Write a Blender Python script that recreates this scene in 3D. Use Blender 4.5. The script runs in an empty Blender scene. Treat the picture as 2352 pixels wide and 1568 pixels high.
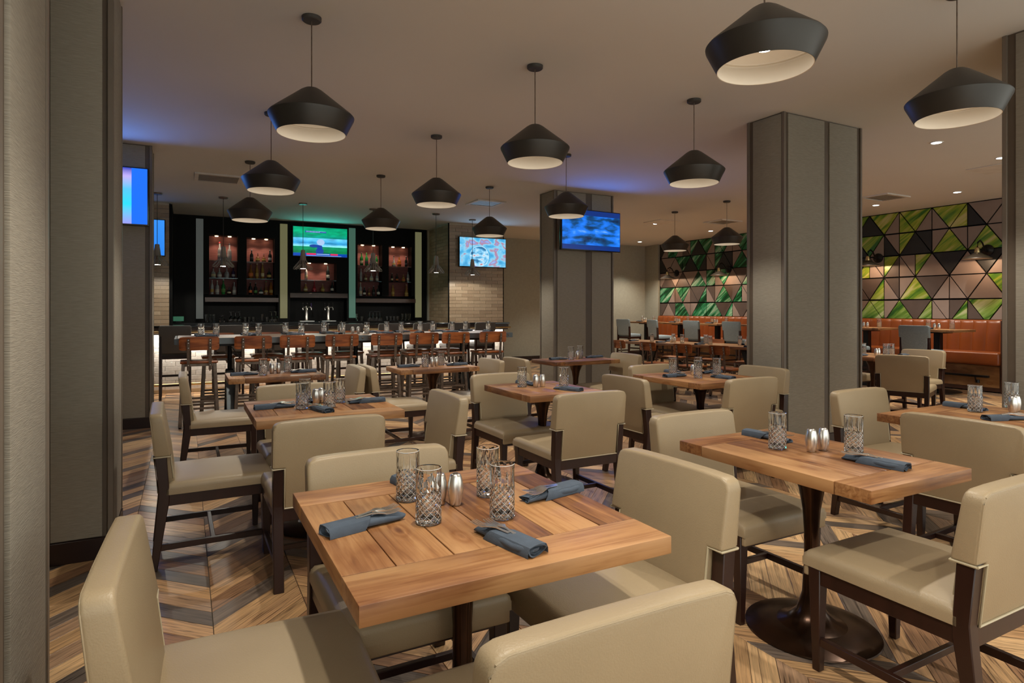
import bpy, bmesh, math, random
from mathutils import Vector, Matrix
random.seed(7)
PI = math.pi
scn = bpy.context.scene
COL = scn.collection
R = math.radians

# ------------------------------------------------------------------ camera, world, exposure
CAMH = 1.38; FPX = 1414.0; HY = 711.0; TH = R(27.91)
cam = bpy.data.cameras.new('camera'); camo = bpy.data.objects.new('camera', cam); COL.objects.link(camo)
camo.location = (0, 0, CAMH); camo.rotation_euler = (PI/2, 0, -TH)
cam.sensor_width = 36; cam.lens = 36*FPX/2352; cam.shift_y = -73/2352; cam.clip_start = 0.05; cam.clip_end = 60
scn.camera = camo
w = bpy.data.worlds.new('world'); scn.world = w; w.use_nodes = True
w.node_tree.nodes['Background'].inputs[0].default_value = (0.97, 1.0, 0.92, 1)
w.node_tree.nodes['Background'].inputs[1].default_value = 0.85
scn.view_settings.view_transform = 'Standard'; scn.view_settings.look = 'None'
scn.view_settings.exposure = 1.0; scn.view_settings.gamma = 1.0; scn.view_settings.use_curve_mapping = False
cy = scn.cycles
cy.max_bounces = 7; cy.diffuse_bounces = 3; cy.glossy_bounces = 3; cy.transmission_bounces = 7; cy.transparent_max_bounces = 8
cy.sample_clamp_indirect = 4.0; cy.blur_glossy = 0.5; cy.caustics_refractive = False; cy.caustics_reflective = False
cy.use_denoising = True
try: cy.denoiser = 'OPENIMAGEDENOISE'
except Exception: pass
cy.use_adaptive_sampling = True; cy.adaptive_threshold = 0.045

P_PENDANT = 34.0; P_CAGE = 15.0; P_DOWN = 95.0; P_SCONCE = 7.0; P_NICHE = 2.6; P_STRIP = 45.0
SPOT_COL = (1.0, 0.93, 0.80); DOWN_COL = (1.0, 0.93, 0.80)

# ------------------------------------------------------------------ node materials
def new_mat(name):
    m = bpy.data.materials.new(name); m.use_nodes = True
    return m, m.node_tree.nodes, m.node_tree.links, m.node_tree.nodes['Principled BSDF']
def setp(p, **k):
    for a, v in k.items():
        p.inputs[a.replace('_', ' ')].default_value = v
def c4(c): return (c[0], c[1], c[2], 1)
def ramp(N, stops, interp='LINEAR'):
    r = N.new('ShaderNodeValToRGB'); r.color_ramp.interpolation = interp
    e = r.color_ramp.elements
    while len(e) < len(stops): e.new(0.5)
    for i, (p, c) in enumerate(stops): e[i].position = p; e[i].color = c4(c)
    return r
def math_n(N, L, op, a, b=None):
    n = N.new('ShaderNodeMath'); n.operation = op
    for i, v in enumerate((a, b)):
        if v is None: continue
        if isinstance(v, (int, float)): n.inputs[i].default_value = v
        else: L.new(v, n.inputs[i])
    return n.outputs[0]
def plain(name, col, rough=0.5, metal=0.0, var=0.12, scale=6, bump=0.0, bscale=60, stretch=None, emit=None, es=0, **k):
    m, N, L, p = new_mat(name)
    setp(p, Roughness=rough, Metallic=metal)
    for a, v in k.items(): p.inputs[a.replace('_', ' ')].default_value = v
    tc = N.new('ShaderNodeTexCoord'); mp = N.new('ShaderNodeMapping'); L.new(tc.outputs['Object'], mp.inputs[0])
    if stretch: mp.inputs['Scale'].default_value = stretch
    nz = N.new('ShaderNodeTexNoise'); nz.inputs['Scale'].default_value = scale; nz.inputs['Detail'].default_value = 4
    L.new(mp.outputs[0], nz.inputs['Vector'])
    r = ramp(N, [(0.25, [max(0, c*(1-var)) for c in col]), (0.75, [min(1, c*(1+var)) for c in col])])
    L.new(nz.outputs['Fac'], r.inputs[0]); L.new(r.outputs[0], p.inputs['Base Color'])
    if bump:
        n2 = N.new('ShaderNodeTexNoise'); n2.inputs['Scale'].default_value = bscale; n2.inputs['Detail'].default_value = 3
        L.new(mp.outputs[0], n2.inputs['Vector'])
        b = N.new('ShaderNodeBump'); b.inputs['Strength'].default_value = bump; b.inputs['Distance'].default_value = 0.004
        L.new(n2.outputs['Fac'], b.inputs['Height']); L.new(b.outputs[0], p.inputs['Normal'])
    if emit:
        p.inputs['Emission Color'].default_value = c4(emit); p.inputs['Emission Strength'].default_value = es
    return m
def emis(name, col, s):
    m, N, L, p = new_mat(name)
    setp(p, Roughness=0.4); p.inputs['Base Color'].default_value = c4([min(1, c)*0.25 for c in col])
    p.inputs['Emission Color'].default_value = c4(col); p.inputs['Emission Strength'].default_value = s
    return m
def wood(name, stops, rough=0.45, sx=1.5, sy=26, stain=0.35, knots=True, lightbump=0.25, rnd=0.55):
    """grain along local X; each plank object gets its own tone"""
    m, N, L, p = new_mat(name); setp(p, Roughness=rough)
    oi = N.new('ShaderNodeObjectInfo'); tc = N.new('ShaderNodeTexCoord')
    mp = N.new('ShaderNodeMapping'); mp.inputs['Scale'].default_value = (sx, sy, sy)
    L.new(tc.outputs['Object'], mp.inputs[0])
    cb = N.new('ShaderNodeCombineXYZ'); s = math_n(N, L, 'MULTIPLY', oi.outputs['Random'], 37.0)
    for i in range(3): L.new(s, cb.inputs[i])
    L.new(cb.outputs[0], mp.inputs['Location'])
    nz = N.new('ShaderNodeTexNoise'); nz.inputs['Scale'].default_value = 2.2; nz.inputs['Detail'].default_value = 6; nz.inputs['Distortion'].default_value = 0.9
    L.new(mp.outputs[0], nz.inputs['Vector'])
    mp2 = N.new('ShaderNodeMapping'); mp2.inputs['Scale'].default_value = (5, 9, 9); L.new(tc.outputs['Object'], mp2.inputs[0]); L.new(cb.outputs[0], mp2.inputs['Location'])
    n2 = N.new('ShaderNodeTexNoise'); n2.inputs['Scale'].default_value = 1.1; n2.inputs['Detail'].default_value = 3; L.new(mp2.outputs[0], n2.inputs['Vector'])
    a = math_n(N, L, 'MULTIPLY', nz.outputs['Fac'], 0.85)
    b = math_n(N, L, 'MULTIPLY', n2.outputs['Fac'], stain)
    c = math_n(N, L, 'MULTIPLY', oi.outputs['Random'], rnd*0.5)
    t = math_n(N, L, 'ADD', math_n(N, L, 'ADD', a, b), c); t = math_n(N, L, 'SUBTRACT', t, 0.27)
    r = ramp(N, stops); L.new(t, r.inputs[0]); last = r.outputs[0]
    if knots:
        mk = N.new('ShaderNodeMapping'); mk.inputs['Scale'].default_value = (3.2, 7.5, 7.5); L.new(tc.outputs['Object'], mk.inputs[0]); L.new(cb.outputs[0], mk.inputs['Location'])
        vo = N.new('ShaderNodeTexVoronoi'); vo.inputs['Scale'].default_value = 1.0; L.new(mk.outputs[0], vo.inputs['Vector'])
        kr = ramp(N, [(0.0, (0.25, 0.16, 0.10)), (0.06, (0.45, 0.32, 0.24)), (0.12, (0.95, 0.9, 0.88)), (0.17, (0.72, 0.60, 0.50)), (0.24, (1, 1, 1))]); L.new(vo.outputs['Distance'], kr.inputs[0])
        n4 = N.new('ShaderNodeTexNoise'); n4.inputs['Scale'].default_value = 0.55; n4.inputs['Detail'].default_value = 4; L.new(mk.outputs[0], n4.inputs['Vector'])
        sr = ramp(N, [(0.36, (0.62, 0.50, 0.42)), (0.50, (1, 1, 1)), (0.66, (1.12, 1.08, 1.0))]); L.new(n4.outputs['Fac'], sr.inputs[0])
        for src in (kr, sr):
            mx = N.new('ShaderNodeMixRGB'); mx.blend_type = 'MULTIPLY'; mx.inputs[0].default_value = 0.85
            L.new(last, mx.inputs[1]); L.new(src.outputs[0], mx.inputs[2]); last = mx.outputs[0]
    L.new(last, p.inputs['Base Color'])
    bp = N.new('ShaderNodeBump'); bp.inputs['Strength'].default_value = lightbump; bp.inputs['Distance'].default_value = 0.002
    L.new(nz.outputs['Fac'], bp.inputs['Height']); L.new(bp.outputs[0], p.inputs['Normal'])
    return m

M = {}
M['leather'] = plain('taupe_leather', (0.355, 0.268, 0.163), 0.42, var=0.07, scale=3, bump=0.18, bscale=260)
M['piping'] = plain('taupe_piping', (0.46, 0.39, 0.26), 0.4, var=0.05)
M['espresso'] = plain('espresso_wood', (0.024, 0.0075, 0.0045), 0.33, var=0.35, scale=5, stretch=(3, 3, 0.6))
M['table'] = wood('reclaimed_pine', [(0.22, (0.085, 0.030, 0.012)), (0.42, (0.195, 0.078, 0.027)), (0.62, (0.32, 0.145, 0.052)), (0.85, (0.44, 0.23, 0.095))], rnd=0.95, stain=0.45)
M['bartable'] = wood('smoky_wood', [(0.2, (0.09, 0.055, 0.035)), (0.6, (0.20, 0.13, 0.09)), (0.9, (0.30, 0.21, 0.15))])
M['chairwood'] = wood('orange_oak', [(0.2, (0.17, 0.04, 0.010)), (0.5, (0.42, 0.125, 0.03)), (0.85, (0.58, 0.20, 0.055))], rough=0.32, sy=14, rnd=0.2)
M['boothwood'] = wood('amber_plywood', [(0.2, (0.20, 0.09, 0.03)), (0.8, (0.42, 0.21, 0.08))], rough=0.4, sy=8, rnd=0.3)
M['blackmetal'] = plain('black_metal', (0.014, 0.013, 0.013), 0.38, 0.6)
M['bronze'] = plain('oiled_bronze', (0.050, 0.024, 0.013), 0.24, 0.75, var=0.5, scale=9)
M['steel'] = plain('raw_steel', (0.20, 0.155, 0.125), 0.40, 0.8, var=0.3, scale=18)
M['greysteel'] = plain('blue_grey_steel', (0.13, 0.15, 0.16), 0.42, 0.7, var=0.2)
M['chrome'] = plain('brushed_steel', (0.78, 0.76, 0.73), 0.28, 1.0, var=0.08, scale=4, stretch=(40, 40, 1))
M['brass'] = plain('aged_brass', (0.50, 0.36, 0.17), 0.3, 0.9, var=0.2)
M['napkin'] = plain('slate_linen', (0.068, 0.090, 0.125), 0.85, var=0.15, scale=30, bump=0.25, bscale=500)
M['ceiling'] = plain('ceiling_paint', (0.75, 0.75, 0.73), 0.9, var=0.02, scale=0.8)
M['shade'] = plain('bronze_shade', (0.046, 0.041, 0.035), 0.42, 0.25, var=0.12)
M['lining'] = plain('cream_lining', (0.80, 0.72, 0.60), 0.6, var=0.03)
M['cord'] = plain('cord_black', (0.05, 0.045, 0.04), 0.6)
M['bulb'] = emis('lamp_lens', (1.0, 0.95, 0.85), 16)
M['lens'] = emis('downlight_lens', (0.9, 1.0, 0.98), 6)
M['warmlens'] = emis('warm_lens', (1.0, 0.70, 0.40), 5)
M['fabric'] = plain('column_fabric', (0.315, 0.282, 0.228), 0.85, var=0.14, scale=90, stretch=(0.18, 0.18, 2.4), bump=0.5, bscale=160)
M['trim'] = plain('column_trim', (0.115, 0.085, 0.060), 0.5, var=0.1)
M['trimlight'] = plain('column_edge_strip', (0.18, 0.145, 0.112), 0.45, var=0.08)
M['skirt'] = plain('dark_skirting', (0.020, 0.008, 0.006), 0.35)
M['wall'] = plain('wall_vinyl', (0.36, 0.35, 0.285), 0.8, var=0.06, scale=20, bump=0.2, bscale=180)
M['black'] = plain('black_laminate', (0.003, 0.003, 0.003), 0.55, Specular_IOR_Level=0.15)
M['stone'] = plain('black_stone', (0.010, 0.010, 0.011), 0.12)
M['barwood'] = plain('walnut_fascia', (0.055, 0.022, 0.012), 0.35, var=0.3, scale=6, stretch=(1, 1, 9))
M['nichered'] = plain('niche_lining', (0.26, 0.085, 0.075), 0.6, var=0.35, scale=14, stretch=(0.4, 1, 9), bump=0.4, bscale=20)
M['tile'] = None
M['grout'] = plain('grout', (0.62, 0.57, 0.48), 0.9)
M['floorgap'] = plain('floor_joint', (0.13, 0.10, 0.075), 0.9)
M['cut'] = plain('frosted_cut', (0.92, 0.95, 0.97), 0.5)
M['cut'].node_tree.nodes['Principled BSDF'].inputs['Transmission Weight'].default_value = 0.25
M['wire'] = plain('cage_wire_grey', (0.36, 0.33, 0.29), 0.45, 0.3)
M['sconce'] = plain('dark_bronze_shade', (0.055, 0.040, 0.028), 0.45, 0.4)
M['orange'] = plain('cognac_leather', (0.20, 0.045, 0.007), 0.36, var=0.12, scale=5, bump=0.12, bscale=150)
M['blue'] = plain('slate_blue_fabric', (0.21, 0.255, 0.275), 0.85, var=0.12, scale=60, bump=0.3, bscale=300)
M['greyfab'] = plain('charcoal_vinyl', (0.15, 0.145, 0.14), 0.6, var=0.1)
M['ivory'] = plain('vent_white', (0.74, 0.72, 0.68), 0.6)
M['slotshade'] = plain('slot_shade', (0.03, 0.028, 0.026), 0.8)
M['k'] = plain('black_panel', (0.018, 0.018, 0.017), 0.5, var=0.15)
M['d'] = plain('umber_panel', (0.095, 0.068, 0.058), 0.55, var=0.1)
M['t'] = plain('taupe_panel', (0.27, 0.205, 0.175), 0.6, var=0.06)
M['tvframe'] = plain('tv_black', (0.008, 0.008, 0.01), 0.25)

def tile_mat():
    m, N, L, p = new_mat('beige_tile'); setp(p, Roughness=0.35)
    oi = N.new('ShaderNodeObjectInfo')
    r = ramp(N, [(0, (0.38, 0.265, 0.165)), (0.5, (0.45, 0.325, 0.21)), (1, (0.52, 0.39, 0.26))])
    L.new(oi.outputs['Random'], r.inputs[0])
    tc = N.new('ShaderNodeTexCoord'); nz = N.new('ShaderNodeTexNoise'); nz.inputs['Scale'].default_value = 30
    L.new(tc.outputs['Object'], nz.inputs['Vector'])
    mx = N.new('ShaderNodeMixRGB'); mx.blend_type = 'MULTIPLY'; mx.inputs[0].default_value = 0.3
    L.new(r.outputs[0], mx.inputs[1]); L.new(nz.outputs['Fac'], mx.inputs[2]); L.new(mx.outputs[0], p.inputs['Base Color'])
    return m
M['tile'] = tile_mat()
def whitetile():
    m = tile_mat(); m.name = 'white_tile'
    for n in m.node_tree.nodes:
        if n.type == 'VALTORGB':
            for e, c in zip(n.color_ramp.elements, [(0.62, 0.56, 0.48), (0.70, 0.65, 0.57), (0.78, 0.72, 0.64)]): e.color = c4(c)
    return m
M['whitetile'] = whitetile()

# floor planks: tone and grain from the chevron cell (a property of each plank)
PX0, PW, PP = 0.105, 0.392, 0.142
def floor_mat():
    m, N, L, p = new_mat('chevron_planks'); setp(p, Roughness=0.32)
    g = N.new('ShaderNodeNewGeometry'); s = N.new('ShaderNodeSeparateXYZ'); L.new(g.outputs['Position'], s.inputs[0])
    X, Y = s.outputs[0], s.outputs[1]
    xs = math_n(N, L, 'SUBTRACT', X, PX0 - PW*40)
    col = math_n(N, L, 'FLOOR', math_n(N, L, 'DIVIDE', xs, PW))
    par = math_n(N, L, 'MODULO', col, 2.0)
    sg = math_n(N, L, 'SUBTRACT', 1.0, math_n(N, L, 'MULTIPLY', par, 2.0))
    off = math_n(N, L, 'PINGPONG', xs, PW)
    v = math_n(N, L, 'SUBTRACT', Y, off)
    idx = math_n(N, L, 'FLOOR', math_n(N, L, 'DIVIDE', math_n(N, L, 'ADD', v, PP*200), PP))
    cv = N.new('ShaderNodeCombineXYZ'); L.new(col, cv.inputs[0]); L.new(idx, cv.inputs[1])
    wn = N.new('ShaderNodeTexWhiteNoise'); wn.noise_dimensions = '2D'; L.new(cv.outputs[0], wn.inputs['Vector'])
    rnd = wn.outputs['Value']
    xg = math_n(N, L, 'MULTIPLY', X, sg)
    u = math_n(N, L, 'ADD', Y, xg); t = math_n(N, L, 'SUBTRACT', Y, xg)
    gv = N.new('ShaderNodeCombineXYZ'); L.new(math_n(N, L, 'MULTIPLY', u, 1.5), gv.inputs[0]); L.new(math_n(N, L, 'MULTIPLY', t, 40.0), gv.inputs[1]); L.new(math_n(N, L, 'MULTIPLY', rnd, 50.0), gv.inputs[2])
    nz = N.new('ShaderNodeTexNoise'); nz.inputs['Scale'].default_value = 1.5; nz.inputs['Detail'].default_value = 7; nz.inputs['Distortion'].default_value = 1.3
    L.new(gv.outputs[0], nz.inputs['Vector'])
    r = ramp(N, [(0.0, (0.46, 0.285, 0.145)), (0.20, (0.56, 0.37, 0.20)), (0.36, (0.27, 0.15, 0.082)), (0.50, (0.48, 0.29, 0.15)), (0.64, (0.155, 0.120, 0.098)), (0.76, (0.36, 0.23, 0.145)), (0.88, (0.105, 0.083, 0.070)), (0.97, (0.44, 0.27, 0.15))], 'CONSTANT')
    L.new(rnd, r.inputs[0])
    gr = ramp(N, [(0.32, (0.34, 0.29, 0.27)), (0.45, (0.98, 0.94, 0.90)), (0.68, (1.5, 1.42, 1.32))]); L.new(nz.outputs['Fac'], gr.inputs[0])
    mx = N.new('ShaderNodeMixRGB'); mx.blend_type = 'MULTIPLY'; mx.inputs[0].default_value = 1.0
    L.new(r.outputs[0], mx.inputs[1]); L.new(gr.outputs[0], mx.inputs[2]); L.new(mx.outputs[0], p.inputs['Base Color'])
    b = N.new('ShaderNodeBump'); b.inputs['Strength'].default_value = 0.15; b.inputs['Distance'].default_value = 0.002; L.new(nz.outputs['Fac'], b.inputs['Height']); L.new(b.outputs[0], p.inputs['Normal'])
    return m
M['floor'] = floor_mat()
def print_mat():
    """printed leaf-green wall panels: streaky lime towards the near end of the wall, emerald towards the far end"""
    m, N, L, p = new_mat('green_print'); setp(p, Roughness=0.35)
    g = N.new('ShaderNodeNewGeometry'); mp = N.new('ShaderNodeMapping'); mp.vector_type = 'TEXTURE'
    mp.inputs['Rotation'].default_value = (R(-38), 0, 0); mp.inputs['Scale'].default_value = (1, 2.6, 0.28)
    L.new(g.outputs['Position'], mp.inputs[0])
    nz = N.new('ShaderNodeTexNoise'); nz.inputs['Scale'].default_value = 2.4; nz.inputs['Detail'].default_value = 7; nz.inputs['Distortion'].default_value = 0.9; L.new(mp.outputs[0], nz.inputs['Vector'])
    a = ramp(N, [(0.36, (0.03, 0.14, 0.01)), (0.45, (0.16, 0.30, 0.015)), (0.54, (0.36, 0.40, 0.035)), (0.66, (0.55, 0.50, 0.20))])
    b = ramp(N, [(0.38, (0.0, 0.025, 0.008)), (0.47, (0.006, 0.11, 0.03)), (0.55, (0.04, 0.27, 0.12)), (0.66, (0.36, 0.52, 0.36))])
    L.new(nz.outputs['Fac'], a.inputs[0]); L.new(nz.outputs['Fac'], b.inputs[0])
    s = N.new('ShaderNodeSeparateXYZ'); L.new(g.outputs['Position'], s.inputs[0])
    n3 = N.new('ShaderNodeTexNoise'); n3.inputs['Scale'].default_value = 0.7; L.new(g.outputs['Position'], n3.inputs['Vector'])
    # blend by place along the wall (a property of the print) and height
    f = math_n(N, L, 'DIVIDE', math_n(N, L, 'SUBTRACT', s.outputs[1], 8.0), 2.5)
    f = math_n(N, L, 'ADD', f, math_n(N, L, 'MULTIPLY', math_n(N, L, 'SUBTRACT', n3.outputs['Fac'], 0.5), 1.5))
    h = math_n(N, L, 'MULTIPLY', math_n(N, L, 'SUBTRACT', 1.9, s.outputs[2]), 0.8)
    q = math_n(N, L, 'MAXIMUM', f, math_n(N, L, 'ADD', h, 0.0))
    cl = N.new('ShaderNodeClamp'); L.new(q, cl.inputs[0])
    mx = N.new('ShaderNodeMixRGB'); L.new(cl.outputs[0], mx.inputs[0]); L.new(a.outputs[0], mx.inputs[1]); L.new(b.outputs[0], mx.inputs[2])
    L.new(mx.outputs[0], p.inputs['Base Color'])
    return m
M['g'] = print_mat()
def glass_mat(name, col=(1, 1, 1), rough=0.0, ior=1.48):
    m, N, L, p = new_mat(name)
    tc = N.new('ShaderNodeTexCoord'); nz = N.new('ShaderNodeTexNoise'); nz.inputs['Scale'].default_value = 8; L.new(tc.outputs['Object'], nz.inputs['Vector'])
    r = ramp(N, [(0, [c*0.985 for c in col]), (1, col)]); L.new(nz.outputs['Fac'], r.inputs[0]); L.new(r.outputs[0], p.inputs['Base Color'])
    setp(p, Roughness=rough, IOR=ior); p.inputs['Transmission Weight'].default_value = 1.0
    return m
M['glass'] = glass_mat('crystal', (1.0, 1.0, 1.0), 0.0)
M['shelfglass'] = glass_mat('shelf_glass', (0.45, 0.85, 0.95), 0.02)
for nm, c in {'b_clear': (0.75, 0.8, 0.82), 'b_green': (0.05, 0.45, 0.10), 'b_dark': (0.02, 0.03, 0.03), 'b_amber': (0.55, 0.20, 0.03), 'b_gold': (0.75, 0.45, 0.12), 'b_red': (0.6, 0.03, 0.06), 'b_purple': (0.12, 0.08, 0.25), 'b_copper': (0.35, 0.16, 0.08)}.items():
    m, N, L, p = new_mat('bottle_' + nm[2:]); tc = N.new('ShaderNodeTexCoord'); nz = N.new('ShaderNodeTexNoise'); nz.inputs['Scale'].default_value = 20; L.new(tc.outputs['Object'], nz.inputs['Vector'])
    r = ramp(N, [(0.3, [x*0.8 for x in c]), (0.7, c)]); L.new(nz.outputs['Fac'], r.inputs[0]); L.new(r.outputs[0], p.inputs['Base Color']); setp(p, Roughness=0.12); p.inputs['Transmission Weight'].default_value = 0.45
    M[nm] = m
for nm, c in {'l_white': (0.72, 0.70, 0.64), 'l_cream': (0.65, 0.58, 0.36), 'l_orange': (0.75, 0.18, 0.04), 'l_green': (0.12, 0.35, 0.08), 'l_gold': (0.55, 0.38, 0.10), 'l_red': (0.6, 0.04, 0.05), 'l_dark': (0.04, 0.04, 0.05), 'l_grey': (0.4, 0.4, 0.42)}.items():
    M[nm] = plain('label_' + nm[2:], c, 0.5)

# ------------------------------------------------------------------ mesh helpers
def bm_box(bm, lo, hi, bev=0.0, seg=2, taper=None):
    r = bmesh.ops.create_cube(bm, size=1.0)
    vs = r['verts']
    for v in vs:
        t = v.co.z + 0.5
        v.co = Vector([lo[i] + (v.co[i] + 0.5)*(hi[i] - lo[i]) for i in range(3)])
        if taper and t < 0.5:                      # shrink the foot
            cx, cyy = (lo[0]+hi[0])/2, (lo[1]+hi[1])/2
            v.co.x = cx + (v.co.x - cx)*taper; v.co.y = cyy + (v.co.y - cyy)*taper
    if bev:
        es = list({e for v in vs for e in v.link_edges})
        bmesh.ops.bevel(bm, geom=es, offset=bev, segments=seg, profile=0.5, affect='EDGES')
def bm_lathe(bm, prof, n=24, c=(0, 0, 0), caps=True, closed=False):
    rings = []
    for (r, z) in prof:
        if r < 1e-5: rings.append([bm.verts.new((c[0], c[1], c[2]+z))])
        else: rings.append([bm.verts.new((c[0]+r*math.cos(2*PI*i/n), c[1]+r*math.sin(2*PI*i/n), c[2]+z)) for i in range(n)])
    prs = list(zip(rings, rings[1:]))
    if closed: prs.append((rings[-1], rings[0]))
    for a, b in prs:
        for i in range(n):
            j = (i+1) % n
            if len(a) == 1 and len(b) == 1: continue
            if len(a) == 1: bm.faces.new((a[0], b[j], b[i]))
            elif len(b) == 1: bm.faces.new((a[i], a[j], b[0]))
            else: bm.faces.new((a[i], a[j], b[j], b[i]))
    if caps and not closed:
        if len(rings[0]) > 1: bm.faces.new(list(reversed(rings[0])))
        if len(rings[-1]) > 1: bm.faces.new(rings[-1])
def bm_tube(bm, pts, r, n=8):
    pts = [Vector(p) for p in pts]; rings = []
    for i, p in enumerate(pts):
        d = (pts[min(i+1, len(pts)-1)] - pts[max(i-1, 0)]).normalized()
        up = Vector((0, 0, 1)) if abs(d.z) < 0.9 else Vector((1, 0, 0))
        a = d.cross(up).normalized(); b = d.cross(a)
        rr = r[i] if isinstance(r, (list, tuple)) else r
        rings.append([bm.verts.new(p + a*rr*math.cos(2*PI*k/n) + b*rr*math.sin(2*PI*k/n)) for k in range(n)])
    for a, b in zip(rings, rings[1:]):
        for k in range(n): bm.faces.new((a[k], a[(k+1) % n], b[(k+1) % n], b[k]))
    bm.faces.new(rings[0]); bm.faces.new(list(reversed(rings[-1])))
def bm_prism(bm, poly, f, bev=0.0, seg=2):
    """poly: 2-D points; f(p, side) -> 3-D"""
    a = [bm.verts.new(f(p, 0)) for p in poly]; b = [bm.verts.new(f(p, 1)) for p in poly]
    n = len(poly); fs = [bm.faces.new(a), bm.faces.new(list(reversed(b)))]
    for i in range(n): fs.append(bm.faces.new((a[i], b[i], b[(i+1) % n], a[(i+1) % n])))
    bmesh.ops.recalc_face_normals(bm, faces=fs)
    if bev:
        es = list({e for v in a+b for e in v.link_edges})
        bmesh.ops.bevel(bm, geom=es, offset=bev, segments=seg, profile=0.5, affect='EDGES')
def bar(bm, a, b, wx, wz, bev=0.0):
    """rectangular bar from a to b; wx horizontal width, wz vertical width"""
    a, b = Vector(a), Vector(b); d = (b-a).normalized()
    up = Vector((0, 0, 1)) if abs(d.z) < 0.95 else Vector((0, 1, 0))
    s = d.cross(up).normalized(); u = s.cross(d)
    vs = []
    for p in (a, b):
        for i, j in ((-1, -1), (1, -1), (1, 1), (-1, 1)): vs.append(bm.verts.new(p + s*wx/2*i + u*wz/2*j))
    fs = [bm.faces.new([vs[k] for k in q]) for q in ((3, 2, 1, 0), (4, 5, 6, 7), (0, 1, 5, 4), (1, 2, 6, 5), (2, 3, 7, 6), (3, 0, 4, 7))]
    if bev: bmesh.ops.bevel(bm, geom=list({e for v in vs for e in v.link_edges}), offset=bev, segments=1, affect='EDGES')
def mesh_of(name, fn, smooth=True, ang=38):
    bm = bmesh.new(); fn(bm)
    bmesh.ops.recalc_face_normals(bm, faces=bm.faces[:])
    me = bpy.data.meshes.new(name); bm.to_mesh(me); bm.free()
    if smooth:
        for p in me.polygons: p.use_smooth = True
        try: me.set_sharp_from_angle(angle=R(ang))
        except Exception: pass
    return me
def ob(name, me, mat=None, parent=None, loc=(0, 0, 0), rot=(0, 0, 0), scale=None):
    if callable(me): me = mesh_of(name, me)
    o = bpy.data.objects.new(name, me); COL.objects.link(o)
    if mat is not None and not me.materials: me.materials.append(M[mat] if isinstance(mat, str) else mat)
    o.location = loc; o.rotation_euler = rot
    if scale: o.scale = scale
    if parent: o.parent = parent
    return o
def tag(o, label, cat, group=None):
    o['label'] = label; o['category'] = cat
    if group: o['group'] = group
    return o
def thing(name, label, cat, loc=(0, 0, 0), rz=0.0, group=None):
    o = bpy.data.objects.new(name, None); COL.objects.link(o); o.empty_display_size = 0.1
    o.location = loc; o.rotation_euler = (0, 0, rz); return tag(o, label, cat, group)
def struct(name, me, mat, parent=None, loc=(0, 0, 0)):
    o = ob(name, me, mat, parent, loc)
    if not parent: o['kind'] = 'structure'
    return o
def dup(root, loc, rz=None, label=None, group=None, rot=None):
    r = root.copy(); COL.objects.link(r); r.location = loc
    if rot: r.rotation_euler = rot
    elif rz is not None: r.rotation_euler = (0, 0, rz)
    if label: r['label'] = label
    if group: r['group'] = group
    for ch in KIDS.get(root.name, ()):
        c = ch.copy(); COL.objects.link(c); c.parent = r
        for g in KIDS.get(ch.name, ()):
            d = g.copy(); COL.objects.link(d); d.parent = c
    return r
KIDS = {}
def freeze(root):
    """remember the children of a prototype once, so copying stays cheap"""
    for o in [root] + list(root.children): KIDS[o.name] = list(o.children)
    return root
def spot(name, loc, power, size=100, blend=0.5, col=SPOT_COL, rad=0.04, parent=None, rot=(0, 0, 0)):
    l = bpy.data.lights.new(name, 'SPOT'); l.energy = power; l.spot_size = R(size); l.spot_blend = blend; l.color = col; l.shadow_soft_size = rad
    o = bpy.data.objects.new(name, l); COL.objects.link(o); o.location = loc; o.rotation_euler = rot
    if parent: o.parent = parent
    return o
def point(name, loc, power, col=SPOT_COL, rad=0.03, parent=None):
    l = bpy.data.lights.new(name, 'POINT'); l.energy = power; l.color = col; l.shadow_soft_size = rad
    o = bpy.data.objects.new(name, l); COL.objects.link(o); o.location = loc
    if parent: o.parent = parent
    return o
def area(name, loc, rot, sx, sy, power, col):
    l = bpy.data.lights.new(name, 'AREA'); l.shape = 'RECTANGLE'; l.size = sx; l.size_y = sy; l.energy = power; l.color = col
    o = bpy.data.objects.new(name, l); COL.objects.link(o); o.location = loc; o.rotation_euler = rot
    return o
CT, ST = math.cos(TH), math.sin(TH)
def xat(px, Y):
    """survey: room x of something seen in column px that stands at room depth Y"""
    t = (px-1176)/FPX; d = Y/(CT - t*ST); return d*ST + t*d*CT
def project(x, y, z):
    d = x*ST + y*CT
    return (1176 + FPX*(x*CT - y*ST)/d, HY + FPX*(CAMH-z)/d, d) if d > 0.05 else (0, 0, d)
ORD = ['first', 'second', 'third', 'fourth', 'fifth', 'sixth', 'seventh', 'eighth', 'ninth', 'tenth', 'eleventh', 'twelfth', 'thirteenth', 'fourteenth', 'fifteenth', 'sixteenth', 'seventeenth', 'eighteenth', 'nineteenth', 'twentieth']

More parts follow.
